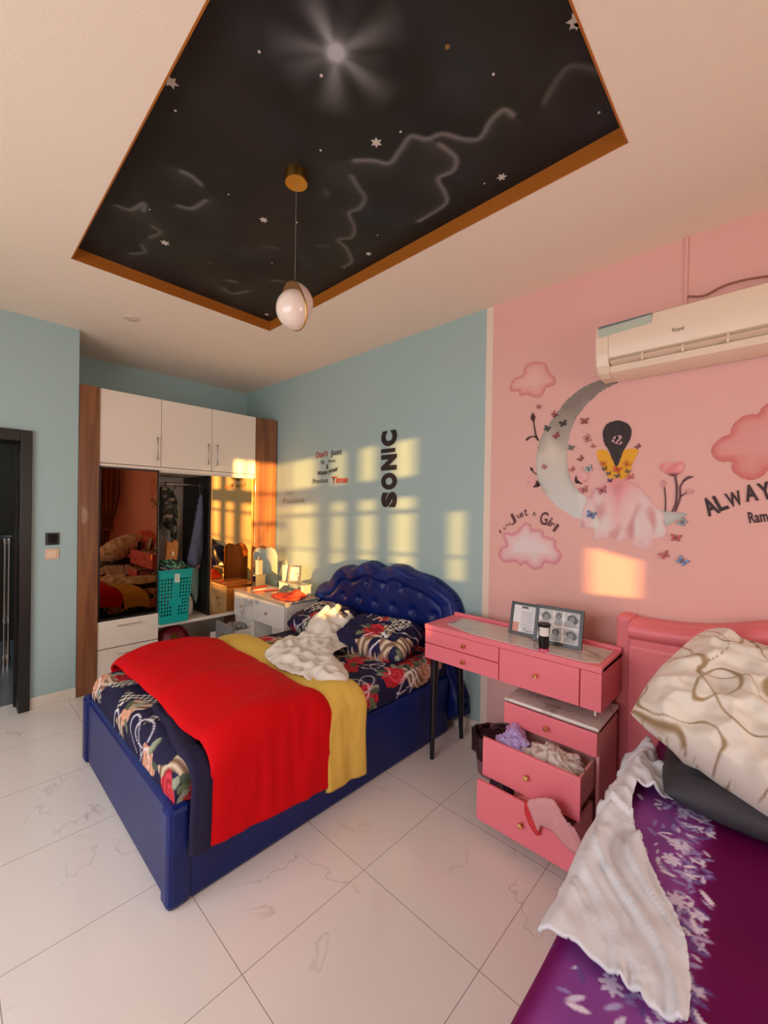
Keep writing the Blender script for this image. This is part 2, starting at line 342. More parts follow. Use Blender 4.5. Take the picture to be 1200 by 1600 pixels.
# painted night sky in the tray
def sky_panel():
    res = .009; nx = int((TX1-TX0)/res); ny = int((TY1-TY0)/res)
    X, Y = np.meshgrid(np.linspace(TX0, TX1, nx+1), np.linspace(TY0, TY1, ny+1)); P = np.stack([X.ravel(), Y.ravel()], 1)
    n1 = npn(P, 2.2, 1); n2 = npn(P, 4.5, 7); n3 = npn(P, 9, 3)
    c = np.tile(rgb('151516'), (len(P), 1))
    c = mix(c, rgb('2A2A1C'), .8*(n1+.1)); c = mix(c, rgb('332A26'), .9*(-n1-.05)); c = mix(c, rgb('25303A'), .8*n2); c = mix(c, rgb('454345'), .5*(n3-.05)*(n2+.5))
    T = lambda x, y: np.array(W(x, y, 'z', ZT)[:2])
    c0 = T(525, 82); d = np.hypot(*(P-c0).T); light_ = 1.0*np.exp(-(d/.03)**2)+.5*np.exp(-(d/.09)**2)
    for ex, ey, wd, k in [(482, -8, .030, .75), (425, 62, .035, .5), (448, 112, .045, .4), (519, 170, .040, .6), (602, 150, .035, .6), (602, 102, .03, .3), (618, 36, .035, .55), (555, -10, .03, .2)]:
        e = T(ex, ey)-c0; L = np.linalg.norm(e); e = e/L; a = (P-c0)@e; b = np.abs((P-c0)@np.array([-e[1], e[0]]))
        w_ = .012+1.3*wd*np.clip(a/L, 0, 1.3); light_ = np.maximum(light_, k*np.exp(-(b/w_)**2)*np.clip(1.05-a/(L*1.1), 0, 1)**.7*(a > 0)*1.3)
    c = mix(c, rgb('B9BCC0'), light_)
    S = lambda L, ox, oy, s: [(ox+x/s, oy+y/s) for x, y in L]
    strokes = [(S([(130, 600), (200, 600), (260, 610), (300, 560), (340, 510), (400, 520), (460, 500), (540, 520), (600, 515), (640, 450), (690, 410), (725, 430)], 500, 0, 2.4), .5),
        (S([(120, 660), (150, 710), (170, 740), (150, 780), (110, 800), (130, 850), (120, 890), (70, 900), (100, 930), (120, 980), (90, 1000)], 500, 0, 2.4), .4),
        (S([(450, 540), (510, 590), (500, 640), (445, 670), (470, 720), (475, 760), (430, 795), (370, 830)], 500, 0, 2.4), .5),
        (S([(840, 380), (880, 310), (930, 250), (1000, 250), (1050, 270)], 500, 0, 2.4), .3),
        (S([(440, 640), (480, 660), (515, 690)], 100, 0, 2.4), .45), (S([(430, 770), (480, 780), (530, 750)], 100, 0, 2.4), .45),
        (S([(200, 770), (250, 785), (300, 760), (300, 790)], 100, 0, 2.4), .45), (S([(320, 890), (360, 870), (330, 850)], 100, 0, 2.4), .35),
        (S([(250, 950), (300, 945), (290, 920)], 100, 0, 2.4), .35), (S([(600, 1080), (630, 1100), (690, 1090)], 100, 0, 2.4), .4), (S([(615, 1050), (645, 1055)], 100, 0, 2.4), .4),
        (S([(780, 1050), (830, 1055)], 100, 0, 2.4), .3), (S([(740, 920), (800, 930)], 100, 0, 2.4), .18), (S([(950, 920), (990, 920)], 100, 0, 2.4), .2), (S([(985, 715), (990, 730)], 100, 0, 2.4), .25)]
    for L, k in strokes:
        q = catmull([Vector((*T(x, y), 0)) for x, y in L], 6, False); q = np.array([(p.x, p.y) for p in q]); best = np.full(len(P), 9.); side = np.zeros(len(P))
        m = (P[:, 0] > q[:, 0].min()-.2) & (P[:, 0] < q[:, 0].max()+.2) & (P[:, 1] > q[:, 1].min()-.2) & (P[:, 1] < q[:, 1].max()+.2); I = np.nonzero(m)[0]; Pm = P[I]
        b = np.full(len(I), 9.); sd = np.zeros(len(I))
        for i in range(len(q)-1):
            ab = q[i+1]-q[i]; t = np.clip(((Pm-q[i])@ab)/max(ab@ab, 1e-9), 0, 1); v = Pm-(q[i]+t[:, None]*ab); dd = np.hypot(*v.T); mm = dd < b
            b[mm] = dd[mm]; sd[mm] = (ab[0]*v[mm, 1]-ab[1]*v[mm, 0])
        g = np.where(sd < 0, np.exp(-(b/.010)**2), np.exp(-(b/.014)**2)*.7+.3*np.exp(-(b/.06)))*k
        c[I] = mix(c[I], rgb('A09C98'), g*1.35)
    mb = MB(); mb.add(np.column_stack([P, np.full(len(P), ZT-.001)]).tolist(), [(j*(nx+1)+i, (j+1)*(nx+1)+i, (j+1)*(nx+1)+i+1, j*(nx+1)+i+1) for j in range(ny) for i in range(nx)]); mb.c = c
    o = mb.build('painted_sky_panel', M_VC, ceiling, fix=False, label='black night sky painting with grey clouds and a large white starburst')
    bx((XN-.2, YF-.2, H+.07), (XR+.2, YW, H+.2)).build('upper_slab', M_CEIL, ceiling)
sky_panel()
M_STAR = mat('white_star_paint', 'CFC8BE', .6)
def star(px, py, r, six=True, m=M_STAR, rot=0.):
    c = W(px, py, 'z', ZT); mb = MB(); n = 12 if six else 10; vs = []
    for i in range(n):
        rr = r if i % 2 == 0 else r*(.5 if six else .9); a = 2*pi*i/n+rot; vs.append((c.x+rr*cos(a), c.y+rr*sin(a), ZT-.003))
    mb.prism(vs, (0, 0, .0018)); mb.build('star', m, ceiling)
for px, py, r, ro in [(588, 222, .024, .2), (784, 276, .022, .4), (412, 343, .022, .1), (258, 379, .026, .5), (576, 396, .018, .3), (417, 491, .017, .2), (899, 31, .026, .5), (267, 127, .026, .3), (902, 38, .015, 0)]: star(px, py, r, True, rot=ro)
for px, py, r in [(771, 115, .005), (626, 205, .005), (501, 234, .005), (757, 286, .004), (464, 347, .005), (357, 303, .004), (234, 327, .004), (590, 367, .004), (538, 418, .004), (425, 411, .004), (502, 117, .006), (274, 172, .005), (936, 175, .005), (328, 410, .003), (405, 80, .005)]: star(px, py, r, False)
star(699, 72, .008, False, mat('ochre_paint', '8A6A34', .6))
# smoke detector / ceiling disc
o = MB().lathe((-3.529, .955, H), [(0, -.012), (.035, -.012), (.05, -.006), (.052, 0)], 28, (0, 0, 1)).build('ceiling_light', mat('ceiling_disc', 'DCC8B6', .5), smooth=True); tag(o, 'small flat round recessed light in the cream ceiling above the doorway', 'ceiling light')

# skirting
bsk = MB(); bsk.box((XN, YW-.012, 0), (-.6, YW, .085)); struct(bsk.build('baseboard_back', M_BASE, bevel=.002))
bsk = MB(); bsk.box((XL, .456, 0), (XL+.012, .742, .085)); struct(bsk.build('baseboard_left', M_BASE, bevel=.002))

# doorway frame and the hall beyond
df = MB(); df.box((XL-.24, .39, 0), (XL+.035, .456, 2.095)); df.box((XL-.24, -.5, 2.01), (XL+.035, .39, 2.095)); df.box((XL-.24, -.58, 0), (XL+.035, -.5, 2.095))
d1 = struct(df.build('door_1', M_DARK, bevel=.004))
bx((XL-.16, .378, 0), (XL-.12, .39, 2.01)).build('door_stop', M_DARK, d1)
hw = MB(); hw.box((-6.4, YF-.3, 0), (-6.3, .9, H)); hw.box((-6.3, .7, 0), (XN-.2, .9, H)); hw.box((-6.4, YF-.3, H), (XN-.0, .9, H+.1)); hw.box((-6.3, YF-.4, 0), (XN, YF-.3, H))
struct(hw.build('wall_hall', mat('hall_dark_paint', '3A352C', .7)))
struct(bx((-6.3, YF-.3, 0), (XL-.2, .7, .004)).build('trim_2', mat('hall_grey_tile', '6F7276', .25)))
ra = thing('stair_railing', 'shiny chrome railing in the dark hall beyond the doorway', 'railing', (-5.3, 0, 0))
for k, y in enumerate((.435, .405, .33, .25)):
    MB().lathe((-5.3, y, 0), [(.02, .0), (.02, .1), (.012, .12), (.012, .4), (.02, .44), (.012, .48), (.012, 1.15), (.022, 1.2), (.022, 1.22)], 12).build('baluster', M_CHROME, ra, smooth=True)
MB().tube([(-5.3, .45, 1.24), (-5.3, -1.2, 1.24)], .025, 12).build('handrail', M_CHROME, ra, smooth=True)

# switches by the door
sw = thing('light_switch', 'cream single light switch below the black plate by the doorway', 'switch', (XL, .582, 1.166))
bx((XL, .54, 1.126), (XL+.009, .625, 1.206)).build('plate', mat('cream_plastic', 'E8C4A2', .35), sw, bevel=.003)
bx((XL+.009, .556, 1.142), (XL+.013, .609, 1.19)).build('rocker', mat('cream_plastic_rocker', 'F0D2B4', .3), sw, bevel=.002)
sp = thing('wall_plate', 'black square wall plate above the cream switch by the doorway', 'wall plate', (XL, .582, 1.282))
bx((XL, .54, 1.236), (XL+.01, .625, 1.33)).build('plate', M_BLACK, sp, bevel=.003)
bx((XL+.01, .552, 1.248), (XL+.013, .613, 1.318)).build('glass_face', mat('black_glass', '0C0E14', .08), sp, bevel=.002)

# right wall window: frame, curtain (seen in the mirrors); grille with bars added to carve the sun patches
w1 = MB(); w1.box((XR-.02, WY0-.05, WZ0-.05), (XR+.06, WY0, WZ1+.05)); w1.box((XR-.02, WY1, WZ0-.05), (XR+.06, WY1+.05, WZ1+.05)); w1.box((XR-.02, WY0, WZ1), (XR+.06, WY1, WZ1+.05)); w1.box((XR-.02, WY0, WZ0-.05), (XR+.06, WY1, WZ0))
win = struct(w1.build('window_1', mat('white_window_frame', 'E8E2D8', .4), bevel=.003))
g = MB()  # thin grille, plus unseen bars and panels added to block sunlight
g.box((XR+.06, 1.20, WZ0), (XR+.08, WY1, 1.20))  # added panel, cuts off the low sun
g.box((XR+.06, 1.60, 1.70), (XR+.088, 1.66, WZ1))  # added block, trims the top of one sun column
for y0, y1 in ((1.03, 1.05), (1.175, 1.248), (1.29, 1.35), (1.40, 1.455), (1.52, 1.61), (1.645, 1.87)): g.box((XR+.06, y0, WZ0), (XR+.09, y1, WZ1))  # added bars, spaced to split the sun into columns on the wall
for z0, z1 in ((1.83, 2.0), (1.70, 1.735), (1.36, 1.38)): g.box((XR+.06, .98, z0), (XR+.085, 1.80, z1))
for z0, z1 in ((1.95, 1.98), (1.62, 1.66), (1.30, 1.33)): g.box((XR+.06, WY0, z0), (XR+.085, 1.02, z1))
for i in range(3): y = WY0+.14+i*.19; g.box((XR+.12, y-.012, WZ0), (XR+.135, y+.012, WZ1))
for i in range(2):
    y = WY0+.05+i*.3; g.tube([(XR+.126, y+.13+.11*cos(a*pi/8), 1.48+.16*sin(a*pi/8)) for a in range(16)], .012, 6, True)
g.build('grille_and_sun_blockers', mat('grille_blocker_iron', '4A4440', .5), win)
def curtain():
    y0, y1 = 1.70, 2.49
    def fn(u, v):
        z = 2.55-1.5*v; g_ = min(1, max(0, v-.5)/.38)**1.5; yl = y0+(2.16-y0)*g_
        yr = y1-.12*g_; y = yl+(yr-yl)*u; return (XR-.09+.035*sin(u*52+v*2)*(1-.3*g_)+.012*nz(u*5, v*4), y, z)
    mb = MB(); mb.grid(fn, 130, 50); c = thing('curtain', 'brown satin curtain gathered beside the grilled window, seen in the wardrobe mirror', 'curtain', (XR-.09, 1.9, 1.0))
    mb.build('curtain_cloth', M_CURT, c, smooth='all', fix=False)
    mb = MB(); mb.grid(lambda u, v: (XR-.09+.04*sin(u*24)*(1-.2*v), 2.12+.2*u-.02*sin(v*3), 1.05-.75*v), 40, 20); mb.build('curtain_tail', M_CURT, c, smooth='all', fix=False)
    MB().tube([(XR-.09+.07*cos(a*pi/8), 2.22+.12*sin(a*pi/8), 1.06+.01*sin(a)) for a in range(16)], .02, 8, True).build('tie_back', M_CURT, c, smooth=True)
    MB().tube([(XR-.09, .2, 2.56), (XR-.09, 2.52, 2.56)], .014, 10).build('curtain_rod', M_BRASS, c, smooth=True)
curtain()
w2 = MB()
for a, b in [((FX0, YF-.1, .8), (FX0+.05, YF-.04, 2.3)), ((FX1-.05, YF-.1, .8), (FX1, YF-.04, 2.3)), ((FX0, YF-.1, .8), (FX1, YF-.04, .85)), ((FX0, YF-.1, 2.25), (FX1, YF-.04, 2.3)), ((-1.53, YF-.1, .85), (-1.47, YF-.04, 2.25))]: w2.box(a, b)
struct(w2.build('added_window_2', MATS['white_window_frame']))  # unseen window frame, added with its opening to let fill light in

# ================================================================== WARDROBE
wd = thing('wardrobe', 'tall built-in white and walnut wardrobe with bronze mirror sliding doors', 'wardrobe', (-4.4, 1.66, 0))
XB = XN+.01
bx((XB, .745, 0), (XL+.012, .882, 2.52)).build('side_panel', M_WOOD, wd, bevel=.002)
bx((XB, 2.30, 0), (XL+.004, YW-.014, 2.52)).build('side_panel', M_WOOD, wd, bevel=.002)
c = MB(); c.box((XB, .882, 0), (XB+.01, 2.3, 2.5)); c.box((XB, .882, 2.49), (XL-.02, 2.3, 2.515)); c.box((XB, .882, 1.86), (XL-.022, 2.3, 1.89)); c.box((XB, 1.352, .44), (XL+.0, 2.3, .468)); c.box((XB, .882, .03), (XL-.02, 2.3, .05))
c.box((XB, 1.335, .05), (XL-.02, 1.352, 1.86)); c.box((XB, 1.352, 0.468), (XB+.012, 1.815, 1.86))
c.build('carcass', M_INT, wd)
bx((XB, 1.815, .468), (XL-.03, 1.832, 1.86)).build('partition', M_DARK, wd, label='dark partition')
bx((XL-.022, .882, 1.878), (XL-.002, 2.3, 1.9)).build('cross_rail', M_WHITE, wd, bevel=.001)
for y0, y1, hy in [(.885, 1.357, 1.322), (1.361, 1.823, 1.781), (1.827, 2.298, 1.87)]:
    d = bx((XL-.02, y0, 1.905), (XL, y1, 2.518)).build('door', M_WHITE, wd, bevel=.002)
    h = MB(); h.tube([(XL, hy, 1.965), (XL+.03, hy, 1.965), (XL+.03, hy, 2.165), (XL, hy, 2.165)], .006, 8); h.build('handle', M_CHROME, d, smooth=True)
for y0, y1, m, x, z0 in [(.885, 1.343, M_BRONZE, XL-.004, .583), (1.835, 2.295, M_BRONZE2, XL-.03, .47)]:
    d = bx((x-.006, y0+.012, z0+.012), (x, y1-.012, 1.86)).build('mirror_door', m, wd, label='dark bronze mirror sliding door' if m is M_BRONZE else 'pale amber mirror sliding door')
    f = MB(); fm = M_DARK if m is M_BRONZE else M_GOLD
    f.box((x-.012, y0, z0), (x+.006, y0+.012, 1.872)); f.box((x-.012, y1-.012, z0), (x+.006, y1, 1.872)); f.box((x-.012, y0, z0), (x+.006, y1, z0+.012)); f.box((x-.012, y0, 1.86), (x+.006, y1, 1.872))
    f.build('door_frame', fm, d)
for z0, z1, hz in [(.345, .575, .528), (.06, .337, .286)]:
    d = bx((XL-.02, .885, z0), (XL, 1.352, z1)).build('drawer', M_WHITE, wd, bevel=.002)
    MB().tube([(XL, 1.03, hz), (XL+.028, 1.03, hz), (XL+.028, 1.20, hz), (XL, 1.20, hz)], .005, 8).build('handle', M_CHROME, d, smooth=True)
MB().tube([(-4.40, 1.352, 1.77), (-4.40, 1.815, 1.77)], .0125, 12).build('hanging_rail', M_CHROME, wd, smooth=True)
bx((XL-.012, 1.84, .02), (XL-.01, 2.29, .3)).build('kick_panel', M_WHITE, wd)

# garments on the rail
def garment(name, label, outline, x, m, seed, hook_y, parent=None, amp=.03):
    t = thing(name, label, 'clothes', (x, hook_y, 1.0), 'clothes hanging on the wardrobe rail')
    pts = catmull([Vector((a, b, 0)) for a, b in outline], 5); P, fs, d = patch([(p.x, p.y) for p in pts], .012)
    mb = MB(); vs = []
    for side in (1,):
        for i, p in enumerate(P):
            e = min(1, d[i]/.05)**.5; vs.append((x+side*(.035*e+amp*e*nz(p[0]*16+seed, p[1]*2.2, seed)+.01*nz(p[0]*30, p[1]*20, seed)), p[0], p[1]))
    mb.add(vs, fs)
    if callable(m): mb.c = m(P); m = M_VC
    mb.build('cloth', m, t, smooth='all', solid=.02, fix=False)
    top = max(b for a, b in outline)
    MB().tube([(x, hook_y, top-.01), (x, hook_y, top+.03), (x+.0, hook_y+.015, top+.05), (-4.40 if abs(x+4.4) < .1 else x, hook_y, 1.785)], .004, 6).build('hanger_hook', M_BLACK, t)
    return t
def pattern_dark(P):
    n = npn(P, 30, 3); c = np.tile(rgb('2E2A27'), (len(P), 1)); c = mix(c, rgb('A59A86'), (n-.12)*9); return mix(c, rgb('4E5348'), (npn(P, 14, 8)-.1)*5)
garment('hanging_shirt', 'black and white shirt hanging leftmost on the wardrobe rail', [(1.36, 1.70), (1.40, 1.71), (1.45, 1.64), (1.455, 1.45), (1.43, 1.38), (1.39, 1.30), (1.355, 1.34)], -4.33, mat('black_cotton', '17130F', .85), 2, 1.40)
garment('hanging_shirt', 'dark patterned shirt on the wardrobe rail right of the black shirt', [(1.44, 1.70), (1.50, 1.735), (1.56, 1.69), (1.605, 1.60), (1.615, 1.42), (1.60, 1.22), (1.57, 1.16), (1.555, 1.30), (1.50, 1.36), (1.465, 1.48)], -4.38, pattern_dark, 5, 1.50)
garment('hanging_blouse', 'cream blouse hanging behind the dark patterned shirt', [(1.54, 1.68), (1.60, 1.67), (1.66, 1.52), (1.665, 1.38), (1.64, 1.33), (1.61, 1.42), (1.58, 1.40)], -4.45, mat('cream_cotton', 'CDBFA2', .85), 8, 1.60)
garment('hanging_trousers', 'slate blue trousers hanging aslant at the end of the wardrobe rail', [(1.755, 1.60), (1.79, 1.66), (1.805, 1.40), (1.80, 1.10), (1.775, .99), (1.72, .95), (1.67, .98), (1.665, 1.06), (1.71, 1.30)], -4.22, mat('slate_denim', '535468', .85, bump=(40, .3)), 11, 1.78)
garment('hanging_garment', 'pale pink top hanging behind the slate blue trousers', [(1.77, 1.20), (1.81, 1.22), (1.812, .99), (1.805, .93), (1.75, .94), (1.74, 1.0)], -4.30, mat('pale_pink_cotton', 'D9AFA2', .85), 13, 1.80)
garment('hanging_skirt', 'mint green cloth hanging beside the teal basket', [(1.70, .98), (1.76, 1.0), (1.81, .92), (1.81, .70), (1.79, .56), (1.75, .66), (1.70, .72)], -4.34, mat('mint_cotton', '9DBFAE', .85), 17, 1.76)
garment('hanging_jacket', 'grey brown jacket hanging low behind the orange bag', [(1.36, 1.28), (1.42, 1.29), (1.47, 1.18), (1.46, 1.05), (1.42, .98), (1.36, .99)], -4.25, mat('greybrown_cotton', '6B5C55', .85), 19, 1.40)
b = thing('gift_bag', 'small orange paper bag standing on the basket laundry', 'bag', (-4.18, 1.49, 1.02))
MB().prism([(-4.18, 1.44, .99), (-4.18, 1.545, 1.0), (-4.18, 1.56, 1.2), (-4.18, 1.53, 1.23), (-4.18, 1.50, 1.2), (-4.18, 1.455, 1.22), (-4.18, 1.45, 1.1)], (-.04, 0, 0)).build('bag_body', mat('orange_paper', 'B8742E', .6), b, bevel=.004)
bx((-4.179, 1.50, 1.08), (-4.175, 1.515, 1.12)).build('bag_print', M_CREAM, b)
# laundry basket
def basket():
    t = thing('laundry_basket', 'teal perforated plastic laundry basket on the wardrobe shelf', 'basket', (-4.12, 1.48, .47))
    y0b, y1b, y0t, y1t, x0, x1, z0, z1 = 1.352, 1.60, 1.335, 1.635, -4.36, -4.05, .472, .955
    y0b = 1.356; y0t = 1.354
    mb = MB(); 
    def wall(A, B, C, D, nu, nv, skip):           # A,B bottom, C,D top ; lattice with octagonal holes
        A, B, C, D = map(Vector, (A, B, C, D)); P = lambda u, v: (A*(1-u)+B*u)*(1-v)+(C*(1-u)+D*u)*v
        for j in range(nv):
            for i in range(nu):
                u0, u1, v0, v1 = i/nu, (i+1)/nu, j/nv, (j+1)/nv; uc, vc = (u0+u1)/2, (v0+v1)/2
                if skip(i, j): mb.add([P(u0, v0), P(u1, v0), P(u1, v1), P(u0, v1)], [(0, 1, 2, 3)]); continue
                sq = [(u0, v0), (uc, v0), (u1, v0), (u1, vc), (u1, v1), (uc, v1), (u0, v1), (u0, vc)]; a0 = -3*pi/4
                ho = [(uc+.36/nu*cos(a0+k*pi/4), vc+.36/nv*sin(a0+k*pi/4)) for k in range(8)]
                mb.add([P(*q) for q in sq]+[P(*q) for q in ho], [(k, (k+1) % 8, 8+(k+1) % 8, 8+k) for k in range(8)])
    sk = lambda i, j: j < 2 or j > 12 or (3 < i < 6 and (j > 5 or 1)) or (i in (3, 6) and j in (5, 6))
    wall((x1, y0b, z0), (x1, y1b, z0), (x1+.01, y0t, z1), (x1+.01, y1t, z1), 10, 15, sk)
    wall((x1, y1b, z0), (x0, y1b, z0), (x1+.01, y1t, z1), (x0, y1t, z1), 10, 15, lambda i, j: j < 2 or j > 12)
    wall((x0, y1b, z0), (x0, y0b, z0), (x0, y1t, z1), (x0, y0t, z1), 8, 15, lambda i, j: j < 2 or j > 12)
    wall((x0, y0b, z0), (x1, y0b, z0), (x0, y0t, z1), (x1+.01, y0t, z1), 8, 15, lambda i, j: j < 2 or j > 12)
    mb.add([(x0, y0b, z0), (x1, y0b, z0), (x1, y1b, z0), (x0, y1b, z0)], [(0, 1, 2, 3)])
    mb.build('basket_body', M_TEAL, t, solid=.003, fix=False)
    MB().tube([(x1+.012, y0t, z1), (x1+.012, y1t, z1), (x0, y1t, z1), (x0, y0t, z1)], .009, 8, True).build('rim', M_TEAL, t, smooth=True)
    bx((x1+.010, 1.475, .845), (x1+.014, 1.52, .925)).build('paper_tag', mat('tag_paper', 'CFD8C8', .6), t)
basket()
def lump(name, label, cat, c, s, m, seed, amp=.25, freq=6, group=None, cf=None, parent=None, n=40, ridgy=0, flatb=True):
    mb = MB(); c = Vector(c); vs = []; fs = []
    for j in range(n+1):
        th = pi*j/n
        for i in range(2*n):
            ph = 2*pi*i/(2*n); d = Vector((sin(th)*cos(ph), sin(th)*sin(ph), cos(th)))
            k = 1+amp*noise.noise(d*freq*.35+Vector((seed, 0, 0)))+amp*.5*noise.noise(d*freq+Vector((0, seed, 0)))+ridgy*(1-abs(noise.noise(d*freq*.8+Vector((seed, seed, 0))))*2)
            p = Vector((d.x*s[0], d.y*s[1], d.z*s[2]))*k
            if flatb: p.z = max(p.z, -s[2]*.6)
            vs.append(c+p)
    for j in range(n):
        for i in range(2*n): fs.append((j*2*n+i, j*2*n+(i+1) % (2*n), (j+1)*2*n+(i+1) % (2*n), (j+1)*2*n+i))
    mb.add(vs, fs)
    if cf: mb.c = cf(np.array([tuple(v) for v in mb.v])); m = m or M_VC
    o = mb.build(name, m, parent, smooth='all', fix=False)
    if cat: tag(o, label, cat, group)
    return o
def stripes(V):
    c = np.tile(rgb('1E2B2C'), (len(V), 1)); n = npn(V[:, 1:], 40, 2); s = np.sin(V[:, 1]*240+6*n)
    c = mix(c, rgb('B9A98E'), (s-.6)*3*(V[:, 2] < .985)); return mix(c, rgb('5FA678'), (n-.05)*7*(V[:, 2] > .985))
lump('folded_clothes', 'dark striped and green laundry heaped in the teal basket', 'clothes', (-4.2, 1.495, .975), (.13, .13, .07), M_VC, 3, .2, 8, cf=stripes)
o = lump('bottle_pouch', 'white plastic container behind the teal basket', 'container', (-4.3, 1.70, .545), (.045, .05, .12), M_WHITE, 1, .02); 
# bag in the lower bay
bg = thing('handbag', 'dark red handbag with a gold round clasp under the wardrobe shelf', 'bag', (-4.2, 1.55, .06))
lump('bag_body', '', None, (-4.25, 1.53, .24), (.13, .16, .16), mat('dark_red_leather', '7C1220', .4), 4, .08, 3, parent=bg)
MB().lathe((-4.112, 1.50, .33), [(0, .012), (.026, .012), (.03, 0)], 18, (1, 0, 0)).build('clasp', M_BRASS, bg, smooth=True)

# ================================================================== WHITE VANITY in the corner
va = thing('vanity_table', 'white marble-look dressing table in the corner between wardrobe and blue bed', 'dressing table', (-3.6, 2.3, 0))
ZV = .715
c = MB(); c.box((-4.03, 2.07, .47), (-3.11, 2.415, ZV-.018)); c.box((-4.03, 2.07, 0), (-3.66, 2.415, .47)); c.box((-3.63, 2.25, 0), (-3.11, 2.415, .47))
c.build('body', mat('white_melamine', 'E6E0D4', .3), va, bevel=.002)
bx((-4.035, 2.05, ZV-.018), (-3.10, 2.43, ZV)).build('top', M_GREY, va, bevel=.002, label='grey edged glossy table top')
bx((-4.02, 2.064, ZV), (-3.115, 2.42, ZV+.002)).build('top_inlay', mat('pink_beige_glass', 'D8B5A4', .06), va)
def knob(p, n, m, par, r=.012):
    MB().lathe(p, [(0, .026), (r*.8, .025), (r, .018), (r*.55, .010), (r*.4, .0)], 12, n).build('knob', m, par, smooth=True)
for x0, x1, z0, z1 in [(-4.025, -3.675, .455, .69), (-3.668, -3.115, .475, .69)]:
    d = bx((x0, 2.052, z0), (x1, 2.07, z1)).build('drawer', M_MARBLE_W, va, bevel=.002)
    knob(((x0+x1)/2, 2.052, (z0+z1)/2), (0, -1, 0), M_GOLD, d)
d = MB(); d.box((-4.02, 1.86, .2), (-3.68, 1.878, .43)); dr = d.build('drawer', M_GREY, va, bevel=.002, label='pulled out lower grey fronted drawer')
d = MB(); d.box((-4.0, 1.878, .22), (-3.99, 2.07, .38)); d.box((-3.71, 1.878, .22), (-3.70, 2.07, .38)); d.box((-3.99, 1.878, .22), (-3.71, 2.07, .235)); d.build('drawer_box', MATS['white_melamine'], dr)
knob((-3.85, 1.86, .33), (0, -1, 0), M_GOLD, dr)
lump('makeup_clutter', 'silver and grey cosmetics heaped in the open vanity drawer', 'cosmetics', (-3.85, 1.975, .37), (.12, .08, .045), mat('silver_foil', 'A8A6A8', .25, metal=.7, bump=(30, 1)), 6, .4, 12)
MXV = -3.80
prof = [(2.13, ZV+.012), (2.13, 1.07), (2.145, 1.12), (2.18, 1.15), (2.22, 1.14), (2.25, 1.125), (2.28, 1.14), (2.33, 1.15), (2.38, 1.12), (2.41, 1.06), (2.41, ZV+.012)]
mo = thing('vanity_mirror', 'wavy topped mirror with a thin copper frame standing on the white dressing table', 'mirror', (MXV, 2.27, ZV))
MB().prism([(MXV, y, z) for y, z in prof], (.004, 0, 0)).build('mirror_glass', M_MIRROR, mo)
MB().tube([(MXV+.002, y, z) for y, z in prof], .004, 6, True).build('mirror_frame', mat('thin_copper_frame', '8A6A48', .4, metal=.5), mo, smooth=True)
bx((MXV-.03, 2.14, ZV+.002), (MXV+.03, 2.40, ZV+.012)).build('mirror_foot', M_WHITE, mo, bevel=.002)
# objects on the white vanity
sh = thing('acrylic_shelf', 'clear acrylic shelf with a grey edge at the right end of the white vanity', 'shelf', (-3.39, 2.35, ZV))
bx((-3.58, 2.28, .82), (-3.20, 2.41, .829)).build('shelf_board', mat('grey_acrylic', 'B9B8AE', .15), sh, bevel=.002)
for x in (-3.575, -3.21): bx((x, 2.29, ZV+.003), (x+.006, 2.40, .82)).build('shelf_side', MATS['grey_acrylic'], sh)
bxo = thing('paper_box', 'slim white box standing on the acrylic shelf', 'box', (-3.54, 2.35, .83))
bx((-3.57, 2.32, .83), (-3.505, 2.37, .985)).build('box_body', M_WHITE, bxo, bevel=.002); MB().lathe((-3.54, 2.345, .985), [(.02, 0), (.012, .02), (.006, .05), (0, .055)], 12).build('cap', M_GREY, bxo, smooth=True)
def frame(name, label, c, w, h, tilt, rz, fr, fcol, inner, parent=None, leg=True):
    t = thing(name, label, 'picture frame', c); R = Matrix.Translation(c) @ Matrix.Rotation(rz, 4, 'Z') @ Matrix.Rotation(tilt, 4, 'X')
    X = lambda x, y, z: tuple(R @ Vector((x, y, z)))
    f = MB(); 
    for a, b in [((-w/2, 0, 0), (-w/2+fr, .014, h)), ((w/2-fr, 0, 0), (w/2, .014, h)), ((-w/2+fr, 0, 0), (w/2-fr, .014, fr)), ((-w/2+fr, 0, h-fr), (w/2-fr, .014, h)), ((-w/2+fr, .008, fr), (w/2-fr, .014, h-fr))]:
        m2 = MB().box(a, b); f.add([X(*v) for v in m2.v], m2.f)
    f.build('frame', fcol, t, bevel=.001)
    nx, nz_ = 90, int(90*h/w); U, V = np.meshgrid(np.linspace(0, 1, nx+1), np.linspace(0, 1, nz_+1)); P = np.stack([U.ravel(), V.ravel()], 1)
    m2 = MB(); m2.add([X(-w/2+fr*.9+(w-1.8*fr)*u, .006, fr*.9+(h-1.8*fr)*v) for u, v in P], [(j*(nx+1)+i, j*(nx+1)+i+1, (j+1)*(nx+1)+i+1, (j+1)*(nx+1)+i) for j in range(nz_) for i in range(nx)])
    m2.c = inner(P); m2.build('picture', vcmat('photo_print', .3), t, fix=False)
    if leg:
        a = Vector(X(0, .016, h*.62)); b = Matrix.Translation(c) @ Matrix.Rotation(rz, 4, 'Z') @ Vector((0, .016+h*.62, .003)); MB().tube([a, b], .004, 6).build('easel_leg', fcol, t)
    return t
def plainpic(P):
    c = np.tile(rgb('D9D3C4'), (len(P), 1)); return mix(c, rgb('9C9488'), (npn(P, 5, 4)-.05)*5)
frame('picture_frame', 'small tilted frame with a pale picture standing beside the vanity mirror', (-3.40, 2.34, .831), .125, .165, radians(-14), radians(38), .016, mat('pewter_frame', '6E675E', .4), plainpic)
